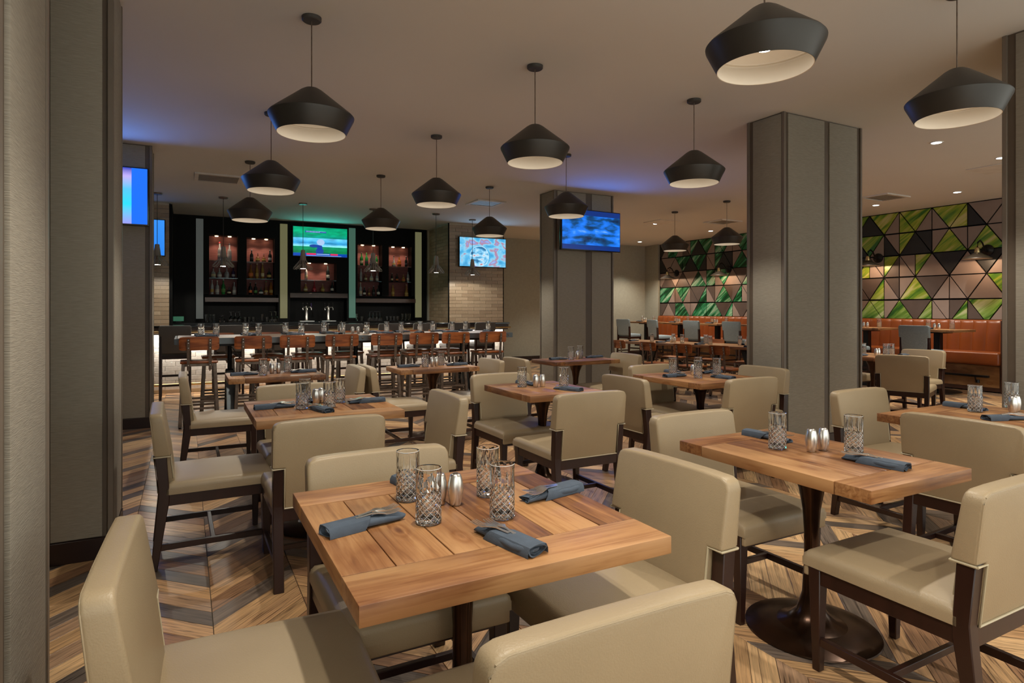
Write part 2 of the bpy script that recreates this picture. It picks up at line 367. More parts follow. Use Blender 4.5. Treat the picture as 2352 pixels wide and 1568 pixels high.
# ------------------------------------------------------------------ room shell
CEIL = 3.30; X0, X1, Y0, Y1 = -2.6, 12.38, -2.6, 14.62
floor = struct('floor', lambda bm: bm_box(bm, (X0, Y0, -0.12), (X1+0.1, Y1+0.1, -0.006)), 'floorgap')
ceil = struct('ceiling', lambda bm: bm_box(bm, (X0, Y0, CEIL), (X1+0.1, Y1+0.1, CEIL+0.12)), 'ceiling')
wl = struct('wall_left', lambda bm: bm_box(bm, (X0-0.1, Y0, 0), (X0, Y1, CEIL)), 'wall')
wb = struct('wall_back', lambda bm: bm_box(bm, (5.0, Y1, 0), (X1, Y1+0.1, CEIL)), 'wall')
wr = struct('wall_right', lambda bm: bm_box(bm, (X1, 0, 0), (X1+0.1, Y1, CEIL)), 'black')
struct('baseboard_back', lambda bm: bm_box(bm, (6.5, Y1-0.015, 0), (X1, Y1, 0.12), 0.003, 1), 'skirt')
struct('wall_back_return', lambda bm: bm_box(bm, (12.31, 14.03, 0), (12.38, Y1, CEIL)), 'wall')['kind'] = 'structure'

# chevron floor planks: the 300 that show largest are parts of the floor, the others one joined part
def plank_verts(s):
    g = 0.0016; a = (g, 0+g*1.4) ; x0, x1 = g, PW-g; y0 = 0.0
    h = PP-0.0034
    if s > 0: return [(x0, x0), (x1, x1), (x1, x1+h), (x0, x0+h)]
    return [(x0, PW-x0), (x1, PW-x1), (x1, PW-x1+h), (x0, PW-x0+h)]
def plank_fn(s):
    def f(bm):
        q = plank_verts(s); lo = [bm.verts.new((x, y, -0.011)) for x, y in q]
        cx = sum(x for x, y in q)/4; cyy = sum(y for x, y in q)/4
        mid = [bm.verts.new((x, y, -0.0012)) for x, y in q]
        top = [bm.verts.new((x+(cx-x)*0.006, y+(cyy-y)*0.015, 0)) for x, y in q]
        bm.faces.new(top)
        for A, B in ((lo, mid), (mid, top)):
            for i in range(4): bm.faces.new((A[i], A[(i+1) % 4], B[(i+1) % 4], B[i]))
        bm.faces.new(list(reversed(lo)))
    return f
pm = {1: mesh_of('plank_rising', plank_fn(1), False), -1: mesh_of('plank_falling', plank_fn(-1), False)}
for m_ in pm.values(): m_.materials.append(M['floor'])
cells = []
for k in range(-7, 32):
    x = PX0 + k*PW; s = 1 if k % 2 == 0 else -1
    if x < X0 or x+PW > X1: continue
    for j in range(int(Y0/PP)-3, int(Y1/PP)-2):
        y = j*PP
        if y < Y0 or y+PW+PP > Y1: continue
        px, py, d = project(x+PW/2, y+PW/2+PP/2, 0)
        vis = d > 0.8 and -60 < px < 2410 and py < 1620
        cells.append((0 if vis else 1, d, x, y, s))
cells.sort()
for _, d, x, y, s in cells[:300]:
    ob('plank', pm[s], None, floor, (x, y, 0))
def rest_planks():
    V, F = [], []
    for _, d, x, y, s in cells[300:]:
        n = len(V); q = plank_verts(s)
        V += [(x+a, y+b, 0) for a, b in q] + [(x+a, y+b, -0.009) for a, b in q]
        F += [(n, n+1, n+2, n+3)] + [(n+4+i, n+4+(i+1) % 4, n+(i+1) % 4, n+i) for i in range(4)]
    me = bpy.data.meshes.new('plank_field'); me.from_pydata(V, [], F); return me
o = ob('plank_field', rest_planks(), 'floor', floor); o['kind'] = 'stuff'

# ------------------------------------------------------------------ columns clad in fabric panels
def column(name, x0, x1, y0, y1, front, side, base=True, sidesign=-1):
    """front: list of (xa, xb) fabric panels on the face towards the camera; side: (ya, yb) panels; sidesign: which x side is seen"""
    c = struct(name, lambda bm: bm_box(bm, (x0+0.012, y0+0.012, 0), (x1-0.012, y1-0.012, CEIL-0.001)), 'trim')
    z0 = 0.125 if base else 0.0
    for xa, xb in front:
        ob('fabric_panel', mesh_of('fabric_panel', lambda bm: bm_box(bm, (xa, y0, z0), (xb, y0+0.02, CEIL-0.012), 0.004, 2)), 'fabric', c)
    for sx in (x0, x1):
        for ya, yb in side:
            a, b = (sx, sx+0.02) if sx == x0 else (sx-0.02, sx)
            ob('fabric_panel', mesh_of('fabric_panel', lambda bm: bm_box(bm, (a, ya, z0), (b, yb, CEIL-0.012), 0.004, 2)), 'fabric', c)
    for ex in (x0, x1):
        for ey in (y0, y1):
            a = (ex-0.004, ex+0.026) if ex == x0 else (ex-0.026, ex+0.004)
            b = (ey-0.004, ey+0.026) if ey == y0 else (ey-0.026, ey+0.004)
            ob('corner_strip', mesh_of('corner_strip', lambda bm: bm_box(bm, (a[0], b[0], z0), (a[1], b[1], CEIL-0.002), 0.003, 1)), 'trimlight', c)
    ob('skirting', mesh_of('skirting', lambda bm: bm_box(bm, (x0-0.006, y0-0.006, 0), (x1+0.006, y1+0.006, 0.12), 0.003, 1)), 'skirt', c)
    return c
column('column_centre_right', 5.11, 6.33, 4.03, 4.47, [(5.175, 5.72), (5.80, 6.25)], [(4.06, 4.40)])
column('column_television', 5.205, 6.38, 8.39, 8.83, [(5.27, 5.82), (5.94, 6.33)], [(8.42, 8.79)])
column('column_right_edge', 5.075, 6.30, 1.77, 2.21, [(5.17, 6.2)], [(1.80, 2.135)])
column('column_left_middle', -1.55, -0.352, 8.345, 8.77, [(-1.5, -0.42)], [(8.37, 8.74)])
column('column_left_near', -1.55, -0.36, 4.08, 4.62, [(-1.5, -0.66), (-0.645, -0.41)], [(4.115, 4.59)])
column('column_left_edge', -1.60, -0.36, 1.70, 2.245, [(-1.5, -0.42)], [(1.81, 2.215)])

# ------------------------------------------------------------------ brick-tiled pillars beside the bar
TL, THH = 0.298, 0.0765
tile_x = mesh_of('tile', lambda bm: bm_box(bm, (0.0028, -0.012, 0.0024), (TL-0.0028, 0.004, THH-0.0024), 0.002, 1), False); tile_x.materials.append(M['tile'])
wt_x = mesh_of('tile', lambda bm: bm_box(bm, (0.0028, -0.012, 0.0024), (TL-0.0028, 0.004, THH-0.0024), 0.002, 1), False); wt_x.materials.append(M['whitetile'])
def tiles(parent, x0, x1, y, z0, z1, me, axis='x', cut=True):
    """running-bond tiles over a face; axis 'y': face on the -x side at x=y"""
    r = 0; z = z0
    while z+THH <= z1+0.001:
        a = x0 - (TL/2 if r % 2 else 0)
        while a < x1-0.02:
            s, e = max(a, x0), min(a+TL, x1)
            if e-s > 0.03:
                o = ob('tile', me, None, parent, (s, y, z) if axis == 'x' else (y, e, z), (0, 0, 0) if axis == 'x' else (0, 0, -PI/2))
                o.scale = ((e-s)/TL, 1, 1)
            a += TL
        z += THH; r += 1
pr = struct('pillar_tiled_right', lambda bm: bm_box(bm, (5.14, 12.70, 0), (6.49, 14.61, CEIL-0.001)), 'grout')
tiles(pr, 5.15, 6.485, 12.70, 1.05, CEIL-0.01, tile_x)
tiles(pr, 12.71, 13.9, 5.14, 1.05, CEIL-0.01, tile_x, 'y')
ob('corner_strip', lambda bm: (bm_box(bm, (5.127, 12.687, 0), (5.152, 12.712, CEIL-0.002))), 'black', pr)
ob('corner_strip', lambda bm: (bm_box(bm, (6.484, 12.687, 0), (6.503, 12.712, CEIL-0.002))), 'black', pr)
pl = struct('pillar_tiled_left', lambda bm: bm_box(bm, (-1.6, 12.74, 0), (-0.262, 14.0, CEIL-0.001)), 'grout')
tiles(pl, -0.85, -0.265, 12.74, 1.05, CEIL-0.01, tile_x)
ob('corner_strip', lambda bm: (bm_box(bm, (-0.267, 12.725, 0), (-0.247, 12.75, CEIL-0.002))), 'black', pl)

# ------------------------------------------------------------------ triangular wall panels, right wall
ZR = [3.292, 2.875, 2.445, 2.015, 1.575, 1.145]; ZB = 1.20
YA = lambda k: 5.919+0.5955*k       # rows of vertices 0, 2, 4
YB = lambda k: 5.621+0.5955*k
codes = {}  # (row, 'u'/'d', apex index) -> one colour or two (nearer half in Y first = right in the picture)
def C_(row, kind, d):
    for k, v in d.items(): codes[(row, kind, k)] = v
# right stretch: key = apex vertex index; value 'x' whole or 'lr' = (picture-left, picture-right) halves
C_(0, 'u', {4: 'g', 3: 'k', 2: 'tg', 1: 'tt', 0: 'gk', -1: 't', 11: 'k', 10: 'tg', 12: 'td', 9: 'tt'})
C_(0, 'd', {4: 'g', 3: 'g', 2: 'g', 1: 'g', 0: 't', 13: 'g', 12: 'tg', 11: 'g', 10: 'g', 9: 'g', 14: 'k'})
C_(1, 'd', {3: 'g', 2: 'tg', 1: 'kt', 0: 'tt', -1: 't', 13: 't', 12: 'gg', 11: 'g', 10: 'tg', 9: 'kt'})
C_(1, 'u', {4: 'k', 3: 'tk', 2: 'k', 1: 'g', 0: 'g', 14: 'k', 13: 't', 12: 'k', 11: 'kt', 10: 'k', 9: 'g'})
C_(2, 'd', {4: 'k', 3: 'tg', 2: 'tg', 1: 'k', 0: 'k', 13: 't', 12: 't', 11: 'tg', 10: 'g', 9: 'd'})
C_(2, 'u', {3: 'gt', 2: 'dt', 1: 't', 0: 't', -1: 't', 13: 'd', 12: 'd', 11: 'g', 10: 'gt', 9: 't'})
C_(3, 'd', {3: 'd', 2: 'dt', 1: 'd', 0: 't', -1: 'g', 13: 'g', 12: 'gg', 11: 'd', 10: 'dt', 9: 'd'})
C_(3, 'u', {4: 'd', 3: 'gt', 2: 'g', 1: 'tt', 0: 't', 14: 'g', 13: 'tt', 12: 'td', 11: 'gt', 10: 'g', 9: 'gt'})
C_(4, 'd', {4: 't', 3: 'gt', 2: 'd', 1: 'td', 0: 'g', 14: 'd', 13: 'dg', 12: 'tt', 11: 'gg', 10: 'd', 9: 'd'})
C_(4, 'u', {3: 'g', 2: 'g', 1: 'gt', 0: 'gd', -1: 't', 13: 't', 12: 'g', 11: 'g', 10: 'g', 9: 'gt'})
rr = random.Random(3)
def clip(poly, ya, yb, zb):
    def half(P, f):
        out = []
        for i in range(len(P)):
            a, b = P[i], P[(i+1) % len(P)]; fa, fb = f(a), f(b)
            if fa >= 0: out.append(a)
            if (fa > 0 > fb) or (fa < 0 < fb):
                t = fa/(fa-fb); out.append((a[0]+t*(b[0]-a[0]), a[1]+t*(b[1]-a[1])))
        return out
    for f in (lambda p: p[0]-ya, lambda p: yb-p[0], lambda p: p[1]-zb):
        poly = half(poly, f)
        if len(poly) < 3: return []
    return poly
def inset(P, g):
    cx = sum(p[0] for p in P)/len(P); cz = sum(p[1] for p in P)/len(P); out = []
    n = len(P)
    area2 = sum(P[i][0]*P[(i+1) % n][1]-P[(i+1) % n][0]*P[i][1] for i in range(n))
    if abs(area2) < 0.004: return []
    per = sum(math.dist(P[i], P[(i+1) % n]) for i in range(n))
    k = 1 - g*per/abs(area2)
    if k < 0.3: return []
    return [(cx+(x-cx)*k, cz+(z-cz)*k) for x, z in P]
def tri_panel(P, code):
    P = clip(P, 4.6, 14.0, ZB)
    if not P: return
    P = inset(P, 0.0100)
    if not P: return
    o = ob('triangular_panel', mesh_of('triangular_panel', lambda bm: bm_prism(bm, P, lambda p, s: (X1-0.004 if s else X1-0.024, p[0], p[1]), 0.0015, 1), False), code, wr)
for r in range(5):
    top, bot = (YA, YB) if r % 2 == 0 else (YB, YA)
    zt, zb = ZR[r], ZR[r+1]
    h = 0.29775
    for k in range(-3, 15):
        for kind in ('u', 'd'):
            code = codes.get((r, kind, k))
            if code is None: code = rr.choice(['g', 'k', 't', 'd', 't', 'g', 'td', 'gt', 'tg', 'tk'])
            if kind == 'u': yc = top(k); P = [(yc, zt), (yc+h, zb), (yc-h, zb)]; L_ = [(yc, zt), (yc+h, zb), (yc, zb)]; R_ = [(yc, zt), (yc, zb), (yc-h, zb)]
            else: yc = bot(k); P = [(yc+h, zt), (yc-h, zt), (yc, zb)]; L_ = [(yc+h, zt), (yc, zt), (yc, zb)]; R_ = [(yc, zt), (yc-h, zt), (yc, zb)]
            if len(code) == 1: tri_panel(P, code)
            else: tri_panel(L_, code[0]); tri_panel(R_, code[1])

# ------------------------------------------------------------------ back bar cabinetry (front plane y = 14.06)
BY = 14.06
bb = thing('back_bar_cabinet', 'black built-in back bar with lit niches and four pale vertical light panels', 'cabinet', (0, 0, 0))
def solid(name, lo, hi, mat, parent=bb, bev=0.0): return ob(name, mesh_of(name, lambda bm: bm_box(bm, lo, hi, bev, 1)), mat, parent)
solid('back_panel', (-0.24, BY+0.30, 0), (5.12, BY+0.50, CEIL-0.002), 'black')
uprights = [(-0.24, 0.42), (0.96, 1.13), (1.68, 2.22), (2.99, 3.46), (4.03, 4.19), (4.745, 5.12)]
for a, b in uprights: solid('upright', (a, BY, 1.70), (b, BY+0.30, CEIL-0.002), 'black')
for a, b, z in ((0.42, 0.96, 2.92), (1.13, 1.68, 2.90), (3.46, 4.03, 2.88), (4.19, 4.745, 2.87), (2.22, 2.99, 2.42)):
    solid('header', (a, BY, z), (b, BY+0.30, CEIL-0.002), 'black')
solid('header', (2.22, BY, 1.70), (2.99, BY+0.30, 1.775), 'black')
for a, b, c in ((-0.24, 0.17, 'black'), (1.75, 2.0, 'black'), (3.22, 3.43, 'black'), (4.83, 5.12, 'black')): solid('upright', (a, BY, 1.10), (b, BY+0.30, 1.70), c)
solid('ledge', (0.34, BY-0.05, 1.54), (1.76, BY+0.30, 1.635), 'barwood', bev=0.004)
solid('ledge', (1.99, BY-0.05, 1.64), (3.23, BY+0.30, 1.745), 'barwood', bev=0.004)
solid('ledge', (3.41, BY-0.05, 1.54), (4.83, BY+0.30, 1.635), 'barwood', bev=0.004)
M['pan1'] = emis('frosted_grey', (0.115, 0.125, 0.115), 0.20); M['pan2'] = emis('frosted_straw', (0.29, 0.27, 0.125), 0.20)
M['pan3'] = emis('frosted_green', (0.11, 0.26, 0.19), 0.20); M['pan4'] = emis('frosted_olive', (0.30, 0.29, 0.145), 0.20)
for i, (a, b) in enumerate(((0.18, 0.314), (1.79, 1.941), (3.262, 3.408), (4.83, 4.985))):
    o = solid('light_panel', (a, BY-0.03, 1.195), (b, BY+0.001, 3.23), ('pan1', 'pan2', 'pan3', 'pan4')[i], bev=0.004)
    o['label'] = ('dim grey light panel', 'straw-coloured light panel', 'sea-green light panel', 'olive light panel')[i]
NICHES = [(0.42, 0.96, 1.70, 2.92), (1.13, 1.68, 1.70, 2.90), (2.22, 2.99, 1.775, 2.42), (3.46, 4.03, 1.70, 2.88), (4.19, 4.745, 1.70, 2.87)]
for i, (a, b, z0, z1) in enumerate(NICHES):
    solid('niche_lining', (a, BY+0.27, z0), (b, BY+0.302, z1), 'nichered')
    for z in ((2.40, 2.04) if i != 2 else (2.035,)):
        o = solid('glass_shelf', (a+0.003, BY+0.03, z-0.012), (b-0.003, BY+0.265, z), 'shelfglass')
    for q in (0.27, 0.73):
        x = a+(b-a)*q
        ob('puck_light', mesh_of('puck_light', lambda bm: bm_lathe(bm, [(0.032, -0.012), (0.034, 0)], 14)), 'warmlens', bb, (x, BY+0.17, z1-0.002))
        spot('niche_spot', (x, BY+0.05, z1-0.03), P_NICHE, 95, 0.6, (1.0, 0.72, 0.50), 0.02, rot=(R(12), 0, 0))
solid('counter', (-0.24, 13.55, 1.08), (5.12, BY+0.30, 1.125), 'stone', bev=0.004)
solid('base_unit', (-0.24, 13.60, 0), (5.12, BY+0.30, 1.08), 'black')
solid('side_panel', (-0.26, 12.80, 0), (-0.22, 14.4, CEIL-0.002), 'black')

# ------------------------------------------------------------------ bar counter
bar_ = thing('bar_counter', 'long bar with black top, walnut edge and glowing white tiled front', 'bar', (0, 0, 0))
BX0, BX1 = -1.5, 5.93
ob('bar_top', lambda bm: bm_box(bm, (BX0, 11.30, 1.085), (BX1, 12.05, 1.12), 0.005, 1), 'stone', bar_)
ob('fascia', lambda bm: bm_box(bm, (BX0, 11.33, 1.02), (BX1-0.01, 11.36, 1.085), 0.003, 1), 'barwood', bar_)
ob('rail', lambda bm: bm_tube(bm, [(BX0, 11.26, 1.02), (BX1, 11.26, 1.02)], 0.016), 'brass', bar_)
ob('soffit', lambda bm: bm_box(bm, (BX0, 11.36, 0.975), (BX1-0.01, 11.62, 1.085)), 'barwood', bar_)
kw = ob('bar_front', lambda bm: bm_box(bm, (BX0, 11.614, 0), (BX1, 11.95, 1.085)), 'grout', bar_)
tiles(kw, -0.6, BX1, 11.612, 0.06, 0.975, wt_x)
ob('foot_rail', lambda bm: bm_tube(bm, [(BX0, 11.42, 0.16), (BX1, 11.42, 0.16)], 0.022, 10), 'brass', bar_)
for i in range(7):
    x = -0.35 + i*1.02
    ob('rail_bracket', mesh_of('rail_bracket', lambda bm: (bm_tube(bm, [(0, 11.42, 0.16), (0, 11.46, 0.10), (0, 11.60, 0.10)], 0.012), bm_tube(bm, [(0, 11.42, 0.15), (0, 11.42, 0.0)], 0.011))), 'brass', bar_, (x, 0, 0))
area('bar_front_strip', (2.6, 11.50, 0.965), (R(14), 0, 0), 6.6, 0.05, P_STRIP, (1.0, 0.93, 0.84))

# ------------------------------------------------------------------ televisions
def tv_screen(kind):
    m, N, L, p = new_mat('screen_' + kind); setp(p, Roughness=0.2); p.inputs['Base Color'].default_value = (0.01, 0.01, 0.01, 1)
    tc = N.new('ShaderNodeTexCoord'); s = N.new('ShaderNodeSeparateXYZ'); L.new(tc.outputs['Generated'], s.inputs[0])
    nz = N.new('ShaderNodeTexNoise'); nz.inputs['Detail'].default_value = 5
    def mix(f, a, b):
        mx = N.new('ShaderNodeMixRGB')
        L.new(f, mx.inputs[0])
        for i, v in ((1, a), (2, b)):
            if isinstance(v, tuple): mx.inputs[i].default_value = c4(v)
            else: L.new(v, mx.inputs[i])
        return mx.outputs[0]
    mp = N.new('ShaderNodeMapping'); L.new(tc.outputs['Generated'], mp.inputs[0])
    if kind == 'field':
        mp.inputs['Scale'].default_value = (2.5, 1, 5); nz.inputs['Scale'].default_value = 2.0; L.new(mp.outputs[0], nz.inputs['Vector'])
        r = ramp(N, [(0, (0.0, 0.05, 0.35)), (0.10, (0.0, 0.05, 0.35)), (0.11, (0.0, 0.16, 0.05)), (0.33, (0.0, 0.24, 0.10)), (0.34, (0.25, 0.75, 0.95)), (0.45, (0.02, 0.30, 0.62)), (0.62, (0.12, 0.55, 0.85)), (0.635, (0.0, 0.26, 0.20)), (0.8, (0.0, 0.35, 0.16)), (1, (0.0, 0.30, 0.14))])
        L.new(s.outputs[2], r.inputs[0]); g = ramp(N, [(0.3, (0.55, 0.55, 0.55)), (0.7, (1.25, 1.25, 1.25))]); L.new(nz.outputs['Fac'], g.inputs[0])
        mx = N.new('ShaderNodeMixRGB'); mx.blend_type = 'MULTIPLY'; mx.inputs[0].default_value = 1; L.new(r.outputs[0], mx.inputs[1]); L.new(g.outputs[0], mx.inputs[2]); out = mx.outputs[0]; st = 0.7
    elif kind == 'kitchen':
        mp.inputs['Scale'].default_value = (2.2, 1, 1.6); nz.inputs['Scale'].default_value = 2.0; nz.inputs['Detail'].default_value = 2; nz.inputs['Distortion'].default_value = 0.35; L.new(mp.outputs[0], nz.inputs['Vector'])
        r = ramp(N, [(0.25, (0.03, 0.20, 0.42)), (0.45, (0.07, 0.42, 0.75)), (0.55, (0.25, 0.62, 0.85)), (0.62, (0.45, 0.20, 0.28)), (0.68, (0.25, 0.35, 0.75)), (0.9, (0.5, 0.8, 0.95))]); L.new(nz.outputs['Fac'], r.inputs[0]); out = r.outputs[0]; st = 0.55
        dx = math_n(N, L, 'MULTIPLY', math_n(N, L, 'SUBTRACT', s.outputs[0], 0.42), 1.75); dz = math_n(N, L, 'SUBTRACT', s.outputs[2], 0.36)
        rad = math_n(N, L, 'SQRT', math_n(N, L, 'ADD', math_n(N, L, 'MULTIPLY', dx, dx), math_n(N, L, 'MULTIPLY', dz, dz)))
        inside = math_n(N, L, 'LESS_THAN', rad, 0.36); rim = math_n(N, L, 'MULTIPLY', inside, math_n(N, L, 'GREATER_THAN', rad, 0.345))
        n2 = N.new('ShaderNodeTexNoise'); n2.inputs['Scale'].default_value = 7; L.new(tc.outputs['Generated'], n2.inputs['Vector'])
        r2 = ramp(N, [(0.38, (0.02, 0.16, 0.35)), (0.5, (0.18, 0.55, 0.85)), (0.62, (0.55, 0.8, 0.95)), (0.7, (0.6, 0.15, 0.15))]); L.new(n2.outputs['Fac'], r2.inputs[0])
        out = mix(inside, out, r2.outputs[0]); out = mix(rim, out, (0.65, 0.9, 1.0))
    elif kind == 'film':
        mp.inputs['Scale'].default_value = (2.0, 1, 3.2); nz.inputs['Scale'].default_value = 1.8; nz.inputs['Detail'].default_value = 9; nz.inputs['Distortion'].default_value = 0.3; L.new(mp.outputs[0], nz.inputs['Vector'])
        r = ramp(N, [(0.34, (0.0, 0.012, 0.05)), (0.45, (0.0, 0.06, 0.20)), (0.52, (0.003, 0.13, 0.62)), (0.62, (0.01, 0.19, 0.9)), (0.74, (0.2, 0.42, 1.0))]); L.new(nz.outputs['Fac'], r.inputs[0])
        a = math_n(N, L, 'GREATER_THAN', s.outputs[2], 0.87); b = math_n(N, L, 'LESS_THAN', s.outputs[2], 0.12); lb = math_n(N, L, 'MAXIMUM', a, b)
        out = mix(lb, r.outputs[0], (0.0, 0.022, 0.16)); st = 0.65
    elif kind == 'azure':
        r = ramp(N, [(0.0, (0.35, 0.35, 1.0)), (0.35, (0.03, 0.75, 1.0)), (0.62, (0.10, 0.60, 1.0)), (0.85, (0.55, 0.45, 1.0)), (1, (0.02, 0.05, 0.5))]); L.new(s.outputs[2], r.inputs[0])
        f = math_n(N, L, 'GREATER_THAN', s.outputs[0], 0.865); out = mix(f, r.outputs[0], (0.013, 0.17, 1.0)); st = 0.52
    else:
        r = ramp(N, [(0, (0.02, 0.24, 0.9)), (1, (0.04, 0.30, 0.95))]); L.new(s.outputs[2], r.inputs[0]); out = r.outputs[0]; st = 0.5
    L.new(out, p.inputs['Emission Color']); p.inputs['Emission Strength'].default_value = st
    return m
def tv(label, xc, y, zc, wd, ht, kind, bk=None, rz=0.0):
    t = thing('television', label, 'television', (xc, y, zc), rz)
    ob('bezel', mesh_of('tv_bezel', lambda bm: bm_box(bm, (-wd/2, -0.03, -ht/2), (wd/2, 0.03, ht/2), 0.006, 2)), 'tvframe', t)
    ob('screen', mesh_of('tv_screen', lambda bm: bm_box(bm, (-wd/2+0.014, -0.034, -ht/2+0.018), (wd/2-0.014, -0.029, ht/2-0.014)), False), tv_screen(kind), t)
    ob('wall_mount', mesh_of('tv_mount', lambda bm: bm_box(bm, (-0.2, 0.03, -0.15), (0.2, bk or 0.09, 0.15))), 'blackmetal', t)
    return t
t1 = tv('television over the back bar showing a green sports field', 2.62, BY-0.085, 2.865, 1.18, 0.665, 'field')
M['tickred'] = emis('ticker_red', (0.75, 0.02, 0.10), 0.55); M['tickwhite'] = emis('ticker_white', (0.55, 0.75, 0.95), 0.55); M['tickblue'] = emis('player_blue', (0.01, 0.06, 0.35), 0.5); M['helm'] = emis('helmet_pale', (0.35, 0.50, 0.75), 0.6)
for (a, b, c, d, mt) in ((-0.30, -0.10, -0.285, -0.25, 'tickred'), (0.21, 0.37, -0.285, -0.25, 'tickred'), (-0.30, 0.45, -0.305, -0.300, 'tickwhite'), (-0.09, 0.19, -0.272, -0.262, 'tickwhite'), (-0.33, 0.12, 0.20, 0.235, 'tickblue'), (-0.31, 0.11, 0.222, 0.230, 'tickwhite'), (-0.31, -0.02, 0.206, 0.212, 'tickwhite')):
    ob('screen_caption', mesh_of('screen_caption', lambda bm: bm_box(bm, (a, -0.0365, c), (b, -0.0335, d))), mt, t1)
def player(bm):
    for (cx, cz, rx, rz) in ((-0.02, -0.20, 0.085, 0.075), (-0.13, -0.09, 0.11, 0.035), (-0.02, -0.12, 0.06, 0.06)):
        n = 16; vs = [bm.verts.new((cx+rx*math.cos(2*PI*i/n), -0.0352, cz+rz*math.sin(2*PI*i/n))) for i in range(n)]; bm.faces.new(vs)
ob('player_image', player, 'tickblue', t1)
def helmet(bm):
    n = 18; vs = [bm.verts.new((0.0+0.085*math.cos(2*PI*i/n), -0.0356, -0.005+0.068*math.sin(2*PI*i/n))) for i in range(n)]; bm.faces.new(vs)
ob('helmet_image', helmet, 'helm', t1)
tv('television with a blue and red picture on the tiled pillar', 5.93, 12.62, 2.67, 1.17, 0.675, 'kitchen')
tv('television with a blue film picture tilted on the far column', 5.79, 8.21, 2.655, 1.20, 0.66, 'film', 0.18, R(3))
area('tv_light_left', (-0.97, 8.22, 2.68), (PI/2, 0, PI), 1.1, 0.6, 5, (0.10, 0.28, 1.0))
area('tv_light_column', (5.79, 8.12, 2.65), (PI/2, 0, PI), 1.1, 0.6, 4, (0.08, 0.25, 1.0))
area('tv_light_bar', (2.62, 13.9, 2.86), (PI/2, 0, PI), 1.1, 0.6, 2.5, (0.10, 0.75, 0.60))
area('tv_light_pillar', (5.93, 12.55, 2.67), (PI/2, 0, PI), 1.1, 0.6, 2.5, (0.35, 0.65, 1.0))
tv('television with a cyan and bright blue picture on the left column', -0.97, 8.29, 2.68, 1.18, 0.67, 'azure')
tv('light blue television behind the left column on the tiled pillar', -0.91, 12.665, 2.66, 1.17, 0.66, 'plain')

# ------------------------------------------------------------------ ceiling fittings
def vent(label, x, y, rz, wx=0.62, wy=0.62, kind=0):
    t = thing('ceiling_vent', label, 'vent', (x, y, CEIL), rz)
    def fr(bm):
        for a, b in (((-wx/2, -wy/2), (wx/2, -wy/2+0.05)), ((-wx/2, wy/2-0.05), (wx/2, wy/2)), ((-wx/2, -wy/2+0.05), (-wx/2+0.05, wy/2-0.05)), ((wx/2-0.05, -wy/2+0.05), (wx/2, wy/2-0.05))):
            bm_box(bm, (a[0], a[1], -0.022), (b[0], b[1], -0.0005))
    ob('frame', mesh_of('vent_frame', fr), 'ivory', t)
    ob('backing', mesh_of('vent_back', lambda bm: bm_box(bm, (-wx/2+0.04, -wy/2+0.04, -0.006), (wx/2-0.04, wy/2-0.04, -0.001))), 'slotshade', t)  # dark sheet stands in for the shade inside the vent opening
    n = int((wy-0.12)/0.05)
    sm = mesh_of('vent_slat', lambda bm: bar(bm, (-wx/2+0.05, 0, -0.016), (wx/2-0.05, 0, -0.016), 0.034, 0.004))
    for i in range(n): ob('slat', sm, 'wire', t, (0, -wy/2+0.08+i*0.05, 0))  # slats greyer than the frame, recess shade put into their colour
vent('air vent in the ceiling left of the bar', 0.42, 9.93, 0, 0.62, 0.58)
vent('square blue-lit air vent in the ceiling before the tiled pillar', 4.75, 9.98, 0, 0.55, 0.55)
vent('square air vent in the ceiling right of the wide column', 10.50, 6.29, 0, 0.66, 0.5)
vent('square air vent in the ceiling above the far pale pendants', 10.33, 9.70, 0, 0.60, 0.55)
t = thing('ceiling_hatch', 'flat access panel in the ceiling by the blue television', 'panel', (9.18, 10.35, CEIL)); ob('panel', lambda bm: bm_box(bm, (-0.28, -0.28, -0.012), (0.28, 0.28, -0.0005), 0.003, 1), 'ivory', t)
t = thing('ceiling_hatch', 'flat access panel in the ceiling at the right edge', 'panel', (9.75, 4.25, CEIL)); ob('panel', lambda bm: bm_box(bm, (-0.3, -0.3, -0.012), (0.3, 0.3, -0.0005), 0.003, 1), 'ivory', t)
t = thing('smoke_detector', 'small round sprinkler cover in the ceiling by the right edge', 'detector', (8.13, 3.06, CEIL)); ob('cover', lambda bm: bm_lathe(bm, [(0.055, -0.012), (0.06, -0.0005)], 20), 'ceiling', t)
dl = thing('downlight', 'proto', 'ceiling light', (0, 0, 0))
ob('trim_ring', lambda bm: bm_lathe(bm, [(0.052, -0.001), (0.052, -0.006), (0.066, -0.008), (0.07, -0.001)], 24, closed=True), 'ivory', dl)
ob('lens', lambda bm: bm_lathe(bm, [(0.051, -0.006), (0.051, -0.001)], 20), 'lens', dl)
l = bpy.data.lights.new('downlight_spot', 'SPOT'); l.energy = P_DOWN; l.spot_size = R(95); l.spot_blend = 0.7; l.color = DOWN_COL; l.shadow_soft_size = 0.04
lo = bpy.data.objects.new('downlight_spot', l); COL.objects.link(lo); lo.parent = dl; lo.location = (0, 0, -0.03)
freeze(dl)
DL = [(7.617, 3.966, 'large bright recessed downlight right of the wide column'), (9.106, 3.98, 'recessed downlight cut by the column at the right edge'), (11.13, 5.48, 'small downlight over the booth, nearest the right edge'), (11.2, 6.866, 'small downlight over the booth, just right of the wide column'),
      (11.3, 10.99, 'small downlight between the two far pale pendants'), (11.35, 12.38, 'small downlight left of the far pale pendants'), (9.27, 10.65, 'bluish downlight at the edge of the blue television'), (11.34, 13.69, 'faintest downlight, next to the far corner'), (8.6, 12.7, 'added unseen downlight behind the television column, lighting the back wall'), (0.40, 1.15, 'added unseen downlight above the camera, lighting the left edge column')]  # last two added out of view, to light back wall and left column
